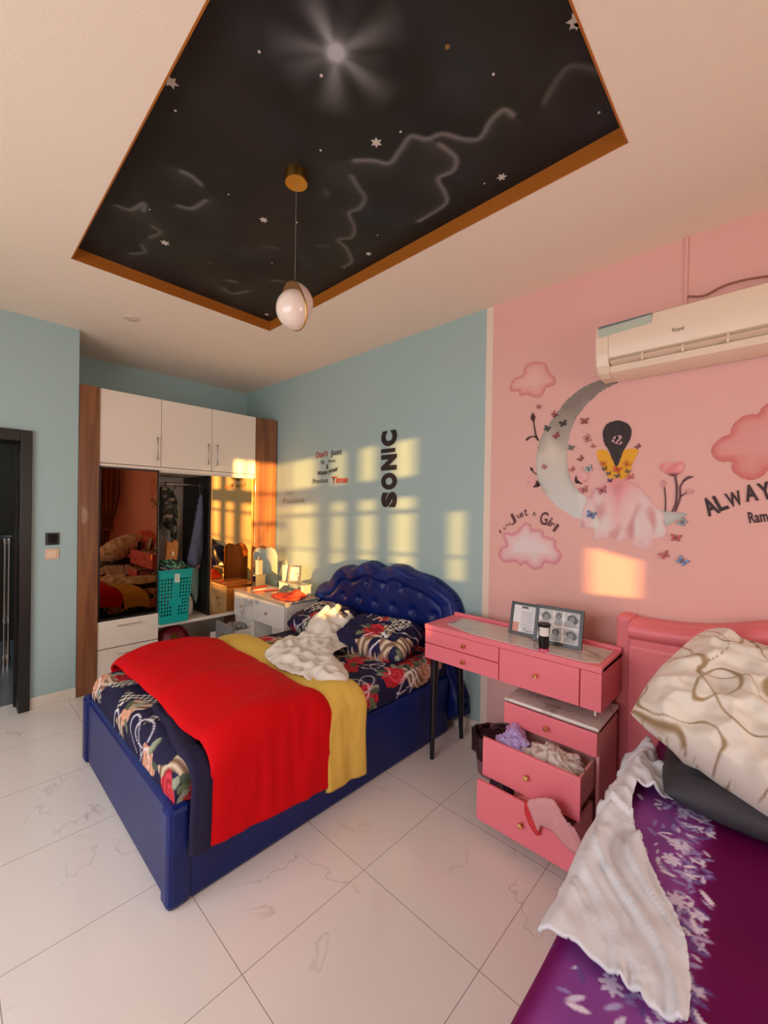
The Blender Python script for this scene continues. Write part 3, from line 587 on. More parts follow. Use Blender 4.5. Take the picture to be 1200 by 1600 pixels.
def clothpoly(name, label, cat, pts, zf, m, res=.012, amp=.02, fr=14, seed=0, solid=.006, ax=None, group=None, cf=None, parent=None, smooth_k=4):
    q = catmull([Vector((p[0], p[1], 0)) for p in pts], smooth_k) if smooth_k else [Vector((p[0], p[1], 0)) for p in pts]
    P, fs, d = patch([(p.x, p.y) for p in q], res); vs = []
    for i, p in enumerate(P):
        e = min(1, d[i]/.06)
        vs.append((p[0], p[1], zf(p[0], p[1])+amp*(.3+.7*e)*(ridge(p[0]*fr, p[1]*fr, seed)*.8+.4+.5*nz(p[0]*fr*2.1, p[1]*fr*2.1, seed+3))))
    mb = MB(); mb.add(vs, fs)
    if cf: mb.c = cf(P, d)
    o = mb.build(name, m, parent, smooth='all', solid=solid, fix=False)
    if cat: tag(o, label, cat, group)
    return o
clothpoly('scarf', 'crumpled red orange cloth lying on the white vanity top', 'cloth', [(-3.50, 2.16), (-3.36, 2.10), (-3.15, 2.12), (-3.13, 2.25), (-3.2, 2.34), (-3.38, 2.30), (-3.46, 2.25)], lambda x, y: ZV+.008+.05*exp(-((x+3.24)**2+(y-2.27)**2)/.004), mat('red_orange_cloth', 'E2432A', .7), amp=.02, fr=16)
clothpoly('strap', 'thin red strip lying along the front of the vanity mirror', 'cloth', [(-3.745, 2.13), (-3.70, 2.13), (-3.66, 2.25), (-3.62, 2.36), (-3.66, 2.37), (-3.72, 2.26)], lambda x, y: ZV+.006, MATS['red_orange_cloth'], amp=.004)

# ================================================================== BLUE BED
bb = thing('bed', 'blue leatherette single bed with a scalloped tufted headboard', 'bed', (-2.34, 1.5, 0))
BX0, BX1, BY0, BY1 = -3.06, -1.655, .595, 2.45
def rail(a, b, name='side_rail'):
    bx(a, b).build(name, M_NAVY, bb, bevel=.02)
rail((BX1-.07, BY0+.08, .0), (BX1, BY1, .385)); rail((BX0, BY0+.08, .0), (BX0+.07, BY1, .385)); rail((BX0+.08, BY0+.01, 0), (BX1-.08, BY0+.075, .385), 'foot_panel')
for x0, x1 in ((BX1-.085, BX1+.004), (BX0-.004, BX0+.085)):
    bx((x0, BY0-.004, 0), (x1, BY0+.09, .392)).build('corner_post', M_NAVY, bb, bevel=.022)
bx((BX0+.07, BY0+.075, .05), (BX1-.07, BY1, .30)).build('bed_base', M_NAVY, bb)
# headboard
hb_out = [(-3.20, .05), (-3.22, .5), (-3.24, .70), (-3.18, .83), (-3.03, .89), (-2.93, 1.0), (-2.82, 1.045), (-2.70, 1.045), (-2.60, 1.09), (-2.50, 1.112), (-2.41, 1.09), (-2.34, 1.078), (-2.25, 1.108), (-2.14, 1.112), (-2.04, 1.075), (-1.93, 1.06), (-1.84, 1.04), (-1.74, .99), (-1.66, .93), (-1.615, .84), (-1.61, .76), (-1.63, .6), (-1.655, .45), (-1.66, .05)]
q = catmull([Vector((a, b, 0)) for a, b in hb_out], 4); P, fs, dd = patch([(p.x, p.y) for p in q], .010)
but = []
for r_, (zz, n_) in enumerate([(.93, 6), (.78, 7), (.63, 6), (.5, 7)]):
    for i in range(n_): but.append((-2.41+(i-(n_-1)/2)*.2, zz-.0))
vs = []
for i, p in enumerate(P):
    e = min(1, dd[i]/.05); y = 2.56-.035-.065*sqrt(1-(1-e)**2)
    if dd[i] < .13:
        ang = atan2(p[1]-.6, (p[0]+2.41)*.8); y -= .018*abs(sin(ang*7))*min(1, dd[i]/.03)*(1 if dd[i] < .10 else (.13-dd[i])/.03)
    y += .010*exp(-((dd[i]-.125)/.014)**2)
    if dd[i] > .13:
        for bxx, bz in but: y += .022*exp(-(((p[0]-bxx)**2+(p[1]-bz)**2)/.0009))
    vs.append((p[0], y, p[1]))
mb = MB(); mb.add(vs, fs); hb = mb.build('headboard', M_NAVY, bb, smooth='all', fix=False)
mb = MB(); mb.prism([(p.x, 2.53, p.y) for p in q], (0, .03, 0)); mb.build('headboard_back', M_NAVY, bb)
_, db, _ = poly_dist(np.array(but), np.array([(p.x, p.y) for p in q])); inb, _, _ = poly_dist(np.array(but), np.array([(p.x, p.y) for p in q]))
for (x, z), d_, i_ in zip(but, db, inb):
    if i_ and d_ > .15: MB().lathe((x, 2.487, z), [(0, .010), (.008, .008), (.011, 0)], 10, (0, -1, 0)).build('tuft_button', M_BUTTON, hb, smooth=True)
# mattress + floral sheet
def floral(P, seed=1, dens=90):
    P = P/1.35
    rnd = random.Random(seed); lo = P.min(0); hi = P.max(0); A = (hi-lo).prod(); c = np.tile(rgb('15123C'), (len(P), 1))
    def R(): return np.array([rnd.uniform(lo[0], hi[0]), rnd.uniform(lo[1], hi[1])])
    for k in range(int(A*26)):                      # brown and cream plumes
        o = R(); a = rnd.uniform(.5, 1.3); e = np.array([cos(a), sin(a)]); q = P-o; s = q@e; t = q@np.array([-e[1], e[0]])
        m = (np.abs(s) < .11) & (np.abs(t) < .035+.02*np.sin(s*40)); st = .5+.5*np.sin(t*190+8*np.sin(s*22)); col = mix(np.tile(rgb('7A5540'), (len(P), 1)), rgb('DCCBB2'), st)
        if k % 3 == 0: ch = (np.floor((s+t)*45)+np.floor((s-t)*45)) % 2; col = mix(np.tile(rgb('241C22'), (len(P), 1)), rgb('DAD6CC'), ch)
        c[m] = col[m]
    for k in range(int(A*42)):                      # red and peach roses
        o = R(); r = rnd.uniform(.035, .06); q = P-o; d = np.hypot(*q.T); th = np.arctan2(q[:, 1], q[:, 0]); rr = r*(1+.12*np.sin(5*th+k)); m = d < rr
        sp_ = .5+.5*np.sin(d/r*13+2.2*th); a_, b_ = (('8E0E22', 'D92C3E'), ('A8121F', 'E8485A'), ('C67F63', 'F0C6A8'))[k % 3]
        col = mix(np.tile(rgb(a_), (len(P), 1)), rgb(b_), sp_*.9); c[m] = col[m]
        for j in range(3):
            a = rnd.uniform(0, 6.3); oo = o+np.array([cos(a), sin(a)])*r*1.15; e = np.array([cos(a), sin(a)]); q2 = P-oo; s = q2@e; t = q2@np.array([-e[1], e[0]])
            m = (s/.028)**2+(t/.012)**2 < 1; c[m] = rgb(('6E7A5E', '9AA08A', '4D5A48')[j])
    for k in range(int(A*34)):                      # white loops
        o = R(); a = rnd.uniform(0, 3.1); e = np.array([cos(a), sin(a)]); q = P-o; s = (q@e)/rnd.uniform(.06, .085); t = (q@np.array([-e[1], e[0]]))/rnd.uniform(.028, .042)
        d = np.sqrt(s*s+t*t); th = np.arctan2(t, s); I = np.nonzero((np.abs(d-1) < .2) & (th < 2.3))[0]; c[I] = mix(c[I], rgb('E8E4EC'), 1.6-np.abs(d[I]-1)/.06)
    return c
MX0, MX1, MY0, MY1, MZ = -2.985, -1.68, .625, 2.40, .535
def roundmap(s, a0, a1, r):          # arc-length coordinate outside [a0,a1] bends down
    if a0+r <= s <= a1-r: return s, 0.
    sg = 1 if s > (a0+a1)/2 else -1; e = (a1-r) if sg > 0 else (a0+r); t = (s-e)*sg; L = r*pi/2
    if t <= L: return e+sg*r*sin(t/r), r*(1-cos(t/r))
    return e+sg*r, r+(t-L)
def bedsheet():
    r = .07; ex = .13; res = .007; sx = np.arange(MX0-ex, MX1+ex+res, res); sy = np.arange(MY0-ex, MY1+.04, res); vs = []; UV = []
    for t in sy:
        for s in sx:
            x, dx = roundmap(s, MX0, MX1, r); y, dy = roundmap(t, MY0, MY1+.5, r)
            z = MZ-min(.15, dx+dy)+.006*nz(s*6, t*6, 1)+.004*nz(s*18, t*9, 4)
            if t > 1.6: z += .008*ridge(s*7, t*7, 2)
            vs.append((x, y, z)); UV.append((s, t))
    n = len(sx); mb = MB(); mb.add(vs, [(j*n+i, j*n+i+1, (j+1)*n+i+1, (j+1)*n+i) for j in range(len(sy)-1) for i in range(n-1)]); mb.c = floral(np.array(UV), 4)
    o = mb.build('bedsheet', M_FLORAL, None, smooth='all', fix=False); tag(o, 'navy floral bedsheet with roses and white loops on the blue bed', 'bedsheet')
bedsheet()
o = bx((MX0+.01, MY0+.02, .302), (MX1-.01, MY1, MZ-.02)).build('mattress', M_NAVYCLOTH, bevel=.05); tag(o, 'thick mattress under the navy floral sheet of the blue bed', 'mattress')
# comforter
cf = thing('comforter', 'bright red and yellow comforter spread across the blue bed', 'blanket', (-2.3, 1.15, .5))
XH = BX1+.018
def comf(y0, y1, zend0, zend1, top, name, m, seed, bulge, lab=None, xs0=-3.03, xoff=0):
    r = .10; nu, nv = 150, max(8, int((y1-y0)/.012)); vs = []
    def fn(u, v):
        y = y0+(y1-y0)*v; zend = zend0+(zend1-zend0)*v; xe = XH+xoff; z_t = top+bulge*sin(pi*min(1, max(0, v)))**.8
        flat_ = (xe-r)-xs0; L = r*pi/2; hang = z_t-r-zend; tot = flat_+L+hang+.12; s = u*tot-.12
        if s < 0: x = xs0-.005+.0*s; z = z_t-.06+(s)*.9*1.0; 
        elif s < flat_: x = xs0+s; z = z_t-(.06*exp(-s/.05))
        elif s < flat_+L: a = (s-flat_)/r; x = xe-r+r*sin(a); z = z_t-r+r*cos(a)
        else: x = xe; z = z_t-r-(s-flat_-L)
        topness = 1 if s < flat_ else max(0, 1-(s-flat_)/L)
        wv = .018*nz(x*3, y*3, seed)+.008*ridge(x*4+seed, y*2.5+x*1.5, seed)+.004*nz(x*12, y*8, seed+2)
        z += wv*topness+ (0.02*nz(x*1.6, y*1.6, 5) if topness == 1 else 0)
        x += (1-topness)*(.012+.014*nz(y*9, z*1.2, seed)+.008*ridge(y*12, z*3, seed))
        e = min(v, 1-v); z -= .02*exp(-e/.03)*topness; x -= .010*exp(-e/.03)*(1-topness)
        y += .012*nz(x*4, z*4, seed+9)*1.0
        if name == 'navy_edge': y += .075*max(0, 1-(s/max(flat_, .01)))**.7*(1-v*.2)
        return (x, y, z)
    mb = MB(); mb.grid(fn, nu, nv); return mb.build(name, m, cf, smooth='all', solid=.016, fix=False, label=lab)
comf(.735, 1.35, .20, .150, .60, 'red_panel', M_RED, 3, .055, 'bright red quilted comforter panel')
comf(1.33, 1.60, .125, .105, .575, 'yellow_panel', M_YELLOW, 8, .02, 'yellow quilted comforter panel')
comf(.665, .745, .20, .19, .555, 'navy_edge', M_NAVYCLOTH, 5, .0, 'dark navy folded comforter edge', xoff=-.006, xs0=-2.35)
# pillows
def pillow(name, label, c, w, h, th, rot, m, cf_=None, seed=0, cat='pillow', wr=.012, pinch=.06, n=60):
    R = Matrix.Translation(c) @ rot.to_4x4(); vs = []; UV = []
    for side in (1, -1):
        for j in range(n+1):
            for i in range(n+1):
                u, v = 2*i/n-1, 2*j/n-1; e = max(0, (1-u**4)*(1-v**4)); t = th/2*e**.42
                x = w/2*u*(1-pinch*v*v); y = h/2*v*(1-pinch*u*u)
                t += wr*(ridge(u*2.6+seed, v*2.6, seed+side)+.6*nz(u*7, v*7, seed))*min(1, e*3)
                vs.append(tuple(R @ Vector((x, y, side*t)))); UV.append((x+(3 if side < 0 else 0), y))
    fs = []; N = (n+1)**2
    for s_ in (0, 1):
        for j in range(n):
            for i in range(n):
                a = s_*N+j*(n+1)+i; f = (a, a+1, a+n+2, a+n+1); fs.append(f if s_ == 0 else f[::-1])
    mb = MB(); mb.add(vs, fs)
    if cf_: mb.c = cf_(np.array(UV))
    bm = None; o = mb.build(name, m, None, smooth='all', fix=False)
    bmm = bmesh.new(); bmm.from_mesh(o.data); bmesh.ops.remove_doubles(bmm, verts=bmm.verts, dist=.0004); bmm.to_mesh(o.data); bmm.free()
    return tag(o, label, cat)
pillow('pillow', 'navy floral pillow lying by the tufted headboard of the blue bed', (-2.08, 2.16, .625), .60, .42, .17, Matrix.Rotation(radians(12), 3, 'Z') @ Matrix.Rotation(radians(14), 3, 'X'), M_FLORAL, lambda P: floral(P, 9), 3, wr=.02, n=90)
pillow('pillow', 'navy floral pillow half covered by the crumpled white cloth', (-2.70, 2.16, .625), .56, .42, .17, Matrix.Rotation(radians(-4), 3, 'Z') @ Matrix.Rotation(radians(14), 3, 'X'), M_FLORAL, lambda P: floral(P, 12), 6, wr=.015, n=90)
wc = [W(x, y, 'z', .68) for x, y in [(414, 1003), (437, 985), (468, 978), (505, 962), (540, 958), (556, 972), (548, 988), (520, 1003), (535, 1018), (545, 1040), (510, 1046), (470, 1036), (432, 1022)]]
def zc_(x, y): return .60+.13*max(0, 1-((x+2.68)/.34)**2)**.5*max(0, 1-((y-2.16)/.26)**2)**.5 if abs(x+2.68) < .34 and abs(y-2.16) < .26 else .60
clothpoly('crumpled_sheet', 'crumpled off-white cloth heaped on the blue bed by the headboard', 'cloth', [(p.x, p.y) for p in wc], lambda x, y: zc_(x, y)-.01, M_CREAMCLOTH, res=.009, amp=.045, fr=8, seed=4)

# ================================================================== PINK DESK
dk = thing('dressing_table', 'pink dressing table with marble inlay top and black legs between the beds', 'dressing table', (-1.08, 2.3, 0))
DX0, DX1, DY0, DY1, DZ0, DZ1 = -1.60, -.575, 2.085, 2.43, .625, .838
c = MB(); c.box((DX0, DY0+.018, DZ0), (DX1, DY1, DZ1-.012)); c.box((DX0, DY0, DZ1-.03), (DX1, DY1, DZ1)); c.v = [(x, y if x < -1.4 or y < 2.3 else y, z) for x, y, z in c.v]; c.build('body', M_PINK, dk, bevel=.002)
def top_inlay():
    pts = [(-1.50, DY0+.10), (-1.28, DY0+.02), (-.655, DY0+.02), (-.60, DY0+.06), (-.60, DY1-.05), (-1.50, DY1-.05)]
    MB().prism([(x, y, DZ1) for x, y in pts], (0, 0, .0025)).build('top_inlay', M_MARBLE_TOP, dk, label='grey veined marble top panel')
top_inlay()
bx((DX0, DY1-.02, DZ1), (DX1, DY1, DZ1+.018)).build('back_rail', M_PINK, dk, bevel=.002)
for x0, x1, z0, z1 in [(DX0+.004, -1.094, .725, .806), (DX0+.004, -1.094, .628, .719), (-1.088, -.674, .628, .806)]:
    d = bx((x0, DY0, z0), (x1, DY0+.018, z1)).build('drawer', M_PINK, dk, bevel=.0025)
    knob(((x0+x1)/2 if z1-z0 > .1 else -1.31, DY0, (z0+z1)/2), (0, -1, 0), M_GOLD, d, .013)
bx((-.668, DY0, .628), (DX1, DY0+.018, .806)).build('end_panel', M_PINK, dk, bevel=.0025)
for x, y, fx in [(-1.545, 2.12, 0), (-1.545, 2.40, 0)]:
    MB().cyl((x, y, DZ0), (x-.0, y-.012 if y < 2.3 else y+.04, 0), .026, .014, 16).build('leg', M_LEGBLK, dk, smooth=True)
# rod between cabinet and desk
MB().cyl((-.615, 2.14, .585), (-.615, 2.14, DZ0), .006, n=12).build('support_rod', mat('white_rod', 'EFE6DC', .3), dk, smooth=True)

cbn = thing('drawer_cabinet', 'pink three drawer cabinet under the desk with its two lower drawers pulled open', 'drawer unit', (-.8, 2.3, 0))
CX0, CX1, CY0, CY1 = -1.035, -.578, 2.085, 2.385
c = MB(); c.box((CX0+.012, CY0, .03), (CX0+.027, CY1, .55)); c.box((CX1-.015, CY0, .03), (CX1, CY1, .55)); c.box((CX0+.012, CY1-.012, .03), (CX1, CY1, .55)); c.box((CX0+.012, CY0, .03), (CX1, CY1, .045)); c.box((CX0+.012, CY0, .535), (CX1, CY1, .55)); c.box((CX0+.027, CY0+.02, .43), (CX1-.015, CY1, .44)); c.box((CX0+.04, CY0+.03, 0), (CX1-.03, CY1-.03, .03))
c.build('carcass', mat('pale_pink_laminate', 'E9A9A6', .4), cbn, bevel=.001)
bx((CX0, CY0-.04, .552), (CX1+.006, CY1, .57)).build('top', M_MARBLE_TOP, cbn, bevel=.006, label='white veined marble cabinet top')
def drawer(y, z0, z1, par, deep, lab):
    d = bx((CX0, y, z0), (CX1, y+.018, z1)).build('drawer', M_PINK, par, bevel=.003, label=lab); knob(((CX0+CX1)/2, y, (z0+z1)/2), (0, -1, 0), M_GOLD, d, .014)
    if deep:
        b_ = MB(); yb = y+.018+.27; h = z0+.02; t = z1-.035
        b_.box((CX0+.03, y+.018, h), (CX0+.042, yb, t)); b_.box((CX1-.032, y+.018, h), (CX1-.02, yb, t)); b_.box((CX0+.042, y+.018, h), (CX1-.032, yb, h+.01)); b_.box((CX0+.042, yb-.012, h), (CX1-.032, yb, t))
        b_.build('drawer_box', MATS['pale_pink_laminate'], d)
drawer(2.045, .437, .545, cbn, False, None)
drawer(1.83, .256, .440, cbn, True, 'middle drawer pulled open')
drawer(1.78, .065, .254, cbn, True, 'bottom drawer pulled out furthest')
def lace(V):
    c = np.tile(rgb('D9CCC6'), (len(V), 1)); return mix(c, rgb('A8948C'), (npn(V[:, :2], 60, 1)-.1)*4)
lump('folded_shirt', 'lilac cloth bundled at the left of the open middle drawer', 'clothes', (-.93, 1.93, .385), (.075, .07, .065), mat('lilac_cotton', 'B7A2DA', .8), 2, .4, 7, ridgy=.12)
lump('folded_shirt', 'mauve garment behind the lilac cloth in the middle drawer', 'clothes', (-.955, 2.02, .39), (.05, .05, .065), mat('mauve_cotton', 'C18FC0', .8), 9, .3, 6, ridgy=.1)
lump('folded_blouse', 'pale lace blouse filling the right of the open middle drawer', 'clothes', (-.74, 1.955, .375), (.13, .095, .07), M_VC, 5, .3, 8, ridgy=.1, cf=lace)
lump('folded_trousers', 'dark garment at the left inside the bottom drawer', 'clothes', (-.95, 1.87, .2), (.06, .06, .05), mat('plum_cotton', '46303C', .8), 3, .3, 7)
lump('folded_garment', 'coral and white garment heaped in the bottom drawer', 'clothes', (-.78, 1.88, .205), (.10, .07, .05), mat('coral_cotton', 'DB7A78', .8), 8, .35, 8, ridgy=.1)
def drape_front():
    pts = [W(x, y, 'y', 1.772) for x, y in [(828, 1248), (865, 1246), (885, 1275), (905, 1300), (912, 1330), (890, 1325), (868, 1300), (850, 1288), (842, 1296), (832, 1270)]]
    P, fs, d = patch([(p.x, p.z) for p in catmull(pts, 4)], .008); mb = MB()
    mb.add([(p[0], 1.762-.008*min(1, d[i]/.02)-.010*abs(nz(p[0]*34+p[1]*20, p[1]*5, 1))*2, p[1]) for i, p in enumerate(P)], fs)
    o = mb.build('hanging_scarf', mat('pale_pink_chiffon', 'DFA0A4', .7), None, smooth='all', solid=.004, fix=False); tag(o, 'pale pink chiffon garment hanging over the bottom drawer front', 'clothes')
    pts = [W(x, y, 'y', 1.77) for x, y in [(822, 1250), (832, 1262), (840, 1290), (846, 1300), (838, 1304), (826, 1285), (820, 1265)]]
    P, fs, d = patch([(p.x, p.z) for p in catmull(pts, 4)], .008); mb = MB(); mb.add([(p[0], 1.767-.008*min(1, d[i]/.01), p[1]) for i, p in enumerate(P)], fs)
    o = mb.build('ribbon', mat('red_ribbon', 'D8343C', .6), None, smooth='all', solid=.003, fix=False); tag(o, 'red ribbon hanging over the bottom drawer front', 'ribbon')
drape_front()
# bin with dark liner, left of the cabinet
bn = thing('waste_bin', 'dark maroon lined round bin on the floor left of the pink drawer cabinet', 'bin', (-1.20, 2.27, 0))
MB().lathe((-1.20, 2.27, 0), [(0, .0), (.10, .0), (.125, .22), (.118, .22), (.095, .01), (0, .012)], 28).build('bin_body', mat('dusty_pink_plastic', '8E5A60', .5), bn, smooth=True)
def liner(u, v):
    a = 2*pi*u; w_ = 1+.05*sin(a*9)+.10*nz(cos(a)*1.5, sin(a)*1.5, v*2+1); R_, Z_ = ((.128, .10), (.138, .18), (.135, .235), (.115, .235), (.095, .14))[min(4, int(v*4+.5))]
    return (-1.20+R_*w_*cos(a), 2.27+R_*w_*sin(a), Z_+.02*nz(cos(a)*2, sin(a)*2, 3)+.015*sin(a*2))
m2 = MB(); m2.grid(liner, 60, 4); m2.build('bin_liner', mat('maroon_plastic_bag', '2E0713', .35), bn, smooth=True, fix=False)
lump('bin_contents', '', None, (-1.20, 2.27, .19), (.10, .10, .055), MATS['maroon_plastic_bag'], 2, .3, 8, parent=bn)

# items on the pink desk
def blobpic(P):
    U, V = P[:, 0], P[:, 1]; c = np.tile(rgb('EDEAE6'), (len(P), 1))
    cells = [(.02, .42, .36, .98), (.385, .52, .60, .98), (.625, .52, .985, .98), (.30, .03, .60, .48), (.625, .03, .985, .48), (.02, .03, .28, .38)]
    for k, (a, b, e, f) in enumerate(cells):
        m = (U > a) & (U < e) & (V > b) & (V < f); u = (U-a)/(e-a); v = (V-b)/(f-b); g = .72+.25*npn(np.stack([u, v], 1), 3, k)
        g = np.where((u-.5)**2/.09+(v-.62)**2/.06 < 1, .28, g); g = np.where((u-.45)**2/.13+(v-.2)**2/.07 < 1, .62, g); g = np.where((u-.72)**2/.03+(v-.5)**2/.05 < 1, .22, g) if k in (2, 4) else g
        g = np.where((u-.5)**2/.03+(v-.55)**2/.03 < 1, .5, g); c[m] = np.stack([g, g, g], 1)[m]
    return c
def certpic(P):
    U, V = P[:, 0], P[:, 1]; c = np.tile(rgb('E6E6E8'), (len(P), 1)); m = (U < .3) & (V < .35); c[m] = rgb('D9907F')
    for v in np.arange(.2, .8, .09): m = (np.abs(V-v) < .012) & (U > .35) & (U < .85); c[m] = rgb('B9B6BC')
    m = (np.abs(V-.92) < .04) & (np.abs(U-.5) < .14); c[m] = rgb('555555'); m = (np.abs(V-.1) < .05) & (np.abs(U-.7) < .2) & (npn(P, 25) > 0); c[m] = rgb('777777'); return c
frame('picture_frame', 'small black frame with a pale certificate, left of the photo collage', (-1.055, 2.285, DZ1+.004), .165, .185, radians(-15), radians(2), .017, mat('black_frame', '26201F', .3), certpic)
frame('photo_collage_frame', 'larger black frame with a collage of black and white photos on the pink desk', (-.845, 2.245, DZ1+.004), .25, .20, radians(-15), radians(4), .018, MATS['black_frame'], blobpic)
tb = thing('tumbler', 'small black tumbler with a white picture and pink base before the frames', 'tumbler', (-.862, 2.125, DZ1))
MB().lathe((-.862, 2.125, DZ1+.003), [(0, .0), (.027, .0), (.024, .012)], 24).build('base_ring', mat('magenta_plastic', 'D9407A', .3), tb, smooth=True)
MB().lathe((-.862, 2.125, DZ1+.003), [(.022, .012), (.027, .025), (.026, .07), (.030, .125), (.032, .13), (.032, .138), (.0, .138)], 24).build('body', M_BLACK, tb, smooth=True)
MB().grid(lambda u, v: (-.862+.0305*cos(-2.0+1.7*u), 2.125+.0305*sin(-2.0+1.7*u), DZ1+.082+.044*v), 12, 4).build('picture_print', mat('white_print', 'E6E2DE', .4), tb, smooth=True)

# ================================================================== PINK BED
pb = thing('bed', 'salmon pink leatherette bed with a rolled headboard under the air conditioner', 'bed', (.2, 1.4, 0))
PX0, PX1, PY0, PY1 = -.40, .80, .42, 2.42
bx((PX0+.02, PY0+.02, 0), (PX1, PY1, .30)).build('bed_base', M_SALMON, pb, bevel=.02)
def topz(x): return 1.005+.105*exp(-((x-.13)/.28)**2)
def hbfn(u, v):
    x = -.535+1.45*u; zt = topz(x)+.0; sz = zt-.09; z = .2+(zt-.2)*v
    if z > sz: t = (z-sz)/(zt-sz); y = 2.40-.05*sin(pi*min(1, t*1.0))**.7+.0; y = 2.42-.055*sqrt(max(0, 1-(2*t-1)**2))
    else: y = 2.415-.02*min(1, (sz-z)/.04)+.02*exp(-(abs(math.fmod(abs(x+.1)+.0, .42)-.21)/.01)**2)*.8
    if v > .999: y = 2.46
    return (x, y, z)
m2 = MB(); m2.grid(hbfn, 110, 120); m2.build('headboard', M_SALMON, pb, smooth='all', fix=False)
pts = [(x, 2.44, topz(x)) for x in np.linspace(-.535, .915, 40)]; m2 = MB(); m2.prism([(-.535, 2.44, .05)]+pts+[(.915, 2.44, .05)], (0, .11, 0)); m2.build('headboard_back', M_SALMON, pb)
for x in (-.605, .92): bx((x, 2.435, 0), (x+.07, 2.565, 1.015)).build('bed_post', M_SALMON, pb, bevel=.012)
o = bx((PX0+.03, PY0+.04, .30), (PX1-.02, PY1-.02, .47)).build('mattress', M_WCLOTH, bevel=.05); tag(o, 'mattress under the purple sheet of the salmon bed', 'mattress')
def purple_paint(P):
    x, y = P[:, 0], P[:, 1]; c = np.tile(rgb('5E0046'), (len(P), 1)); n = npn(P, 3, 2)
    c = mix(c, rgb('74064F'), .8*(n+.2)); edge = -.175-.10*(y-1.9)*.6+.02*npn(P, 9, 5)
    band = 1/(1+np.exp((x-edge)/.012)); c = mix(c, rgb('8B4FA0'), band*.85); c = mix(c, rgb('A65AA8'), band*(npn(P, 7, 8)+.2)); 
    out = 1/(1+np.exp(-(-.36-x)/.01)); c = mix(c, rgb('740A5A'), out)
    rnd = random.Random(7)
    for k in range(560):
        oy = rnd.uniform(.45, 2.1); ex = -.175-.06*(oy-1.9); ox = ex-abs(rnd.gauss(0, .085))+.025; a = rnd.uniform(0, 6.3); L = rnd.uniform(.010, .026); w_ = L*.22+.0015
        e = np.array([cos(a), sin(a)]); I = np.nonzero((np.abs(x-ox) < .03) & (np.abs(y-oy) < .03))[0]; q2 = P[I]-np.array([ox, oy]); s = q2@e; t = q2@np.array([-e[1], e[0]]); c[I] = mix(c[I], rgb(('D8CFEA', 'B4A6D6', '6F5296', 'E6DDF0', '9A86C4')[k % 5]), (1.25-(s/L)**2-(t/w_)**2)/.7)
    for k in range(16):
        oy = rnd.uniform(.6, 2.0); ex = -.2-.06*(oy-1.9); ox = ex-rnd.uniform(0, .12); I = np.nonzero((np.abs(x-ox) < .04) & (np.abs(y-oy) < .04))[0]; q2 = P[I]-np.array([ox, oy]); d = np.hypot(*q2.T); th = np.arctan2(q2[:, 1], q2[:, 0])
        m = d < .026*(.35+.65*np.abs(np.cos(3.5*th+k))**.8); c[I[m]] = rgb('DDD2EE')
    return c
def psheet():
    r = .06; res = .005; sx = np.arange(PX0-.30, PX1+.05, res); sy = np.arange(PY0-.25, PY1, res); vs = []; UV = []
    for t in sy:
        for s in sx:
            x, dx = roundmap(s, PX0, PX1+.4, r); y, dy = roundmap(t, PY0, PY1+.5, r)
            z = .497-min(.34, dx+dy)+.008*nz(s*4, t*4, 1)+.004*nz(s*11, t*5, 4); vs.append((x-.01*max(0, dx-.06)*3*abs(sin(t*20)), y, z)); UV.append((s, t))
    n = len(sx); mb = MB(); mb.add(vs, [(j*n+i, j*n+i+1, (j+1)*n+i+1, (j+1)*n+i) for j in range(len(sy)-1) for i in range(n-1)]); mb.c = purple_paint(np.array(UV))
    o = mb.build('bedsheet', M_VCS, None, smooth='all', fix=False); tag(o, 'deep purple bedsheet with lavender flowers on the salmon bed', 'bedsheet')
psheet()
# pillows of the pink bed
pillow('pillow', 'charcoal grey pillow lying beneath the gold veined pillow', (.10, 2.05, .565), .84, .56, .13, Matrix.Rotation(radians(4), 3, 'Z'), mat('charcoal_cotton', '3A3A42', .7, bump=(30, .2)), seed=2, wr=.008)
def veined(P):
    c = np.tile(rgb('E9E2D8'), (len(P), 1)); 
    for s, z, w_ in ((3.4, 3, .026), (4.8, 11, .022), (3.0, 17, .018)):
        wx = npn(P, s*1.2, z+5)*.12; wy = npn(P, s*1.2, z+9)*.12; Q = P+np.stack([wx, wy], 1); n = npn(Q, s, z); thick = w_*(.6+2.2*np.clip(npn(P, 6, z+2), 0, 1)); c = mix(c, rgb('9C835E'), 1.5-np.abs(n)/thick*1.2)
    return c
pillow('pillow', 'large white satin pillow with gold brown veins leaning on the salmon headboard', (.08, 2.03, .775), .90, .62, .26, Matrix.Rotation(radians(12), 3, 'Z') @ Matrix.Rotation(radians(33), 3, 'X') @ Matrix.Rotation(radians(-30), 3, 'Z'), vcmat('veined_satin', .38, .2), veined, 5, wr=.035, n=170)
# white throw
tp = [W(x, y, 'z', .51) for x, y in [(993, 1152), (1012, 1170), (1035, 1205), (1078, 1243), (1052, 1255), (1010, 1247), (992, 1245), (987, 1275), (996, 1310), (1012, 1350), (1035, 1400), (1058, 1440), (1073, 1490), (1078, 1550), (1072, 1610), (1040, 1600), (1000, 1570), (950, 1530), (900, 1492), (843, 1462), (852, 1430), (868, 1400), (890, 1340), (918, 1290), (940, 1245), (955, 1205), (975, 1165)]]
def zth(x, y): return .515-max(0, -.385-x)*1.2+.02*exp(-((x+.40)/.03)**2)
def zthf(x, y): 
    a = (x*.83+y*.2); q = x*9+y*4+nz(x*3, y*2.5, 4)*2.2; return zth(x, y)+.032*max(0, ridge(q, y*1.6, 6))**3*(.5+nz(x*3, y*3, 21)+.3)+.010*max(0, ridge(q*2.3+3, y*3, 9))**2+(.03*max(0, ridge(x*8, y*13, 3))**2 if y > 1.6 else 0)
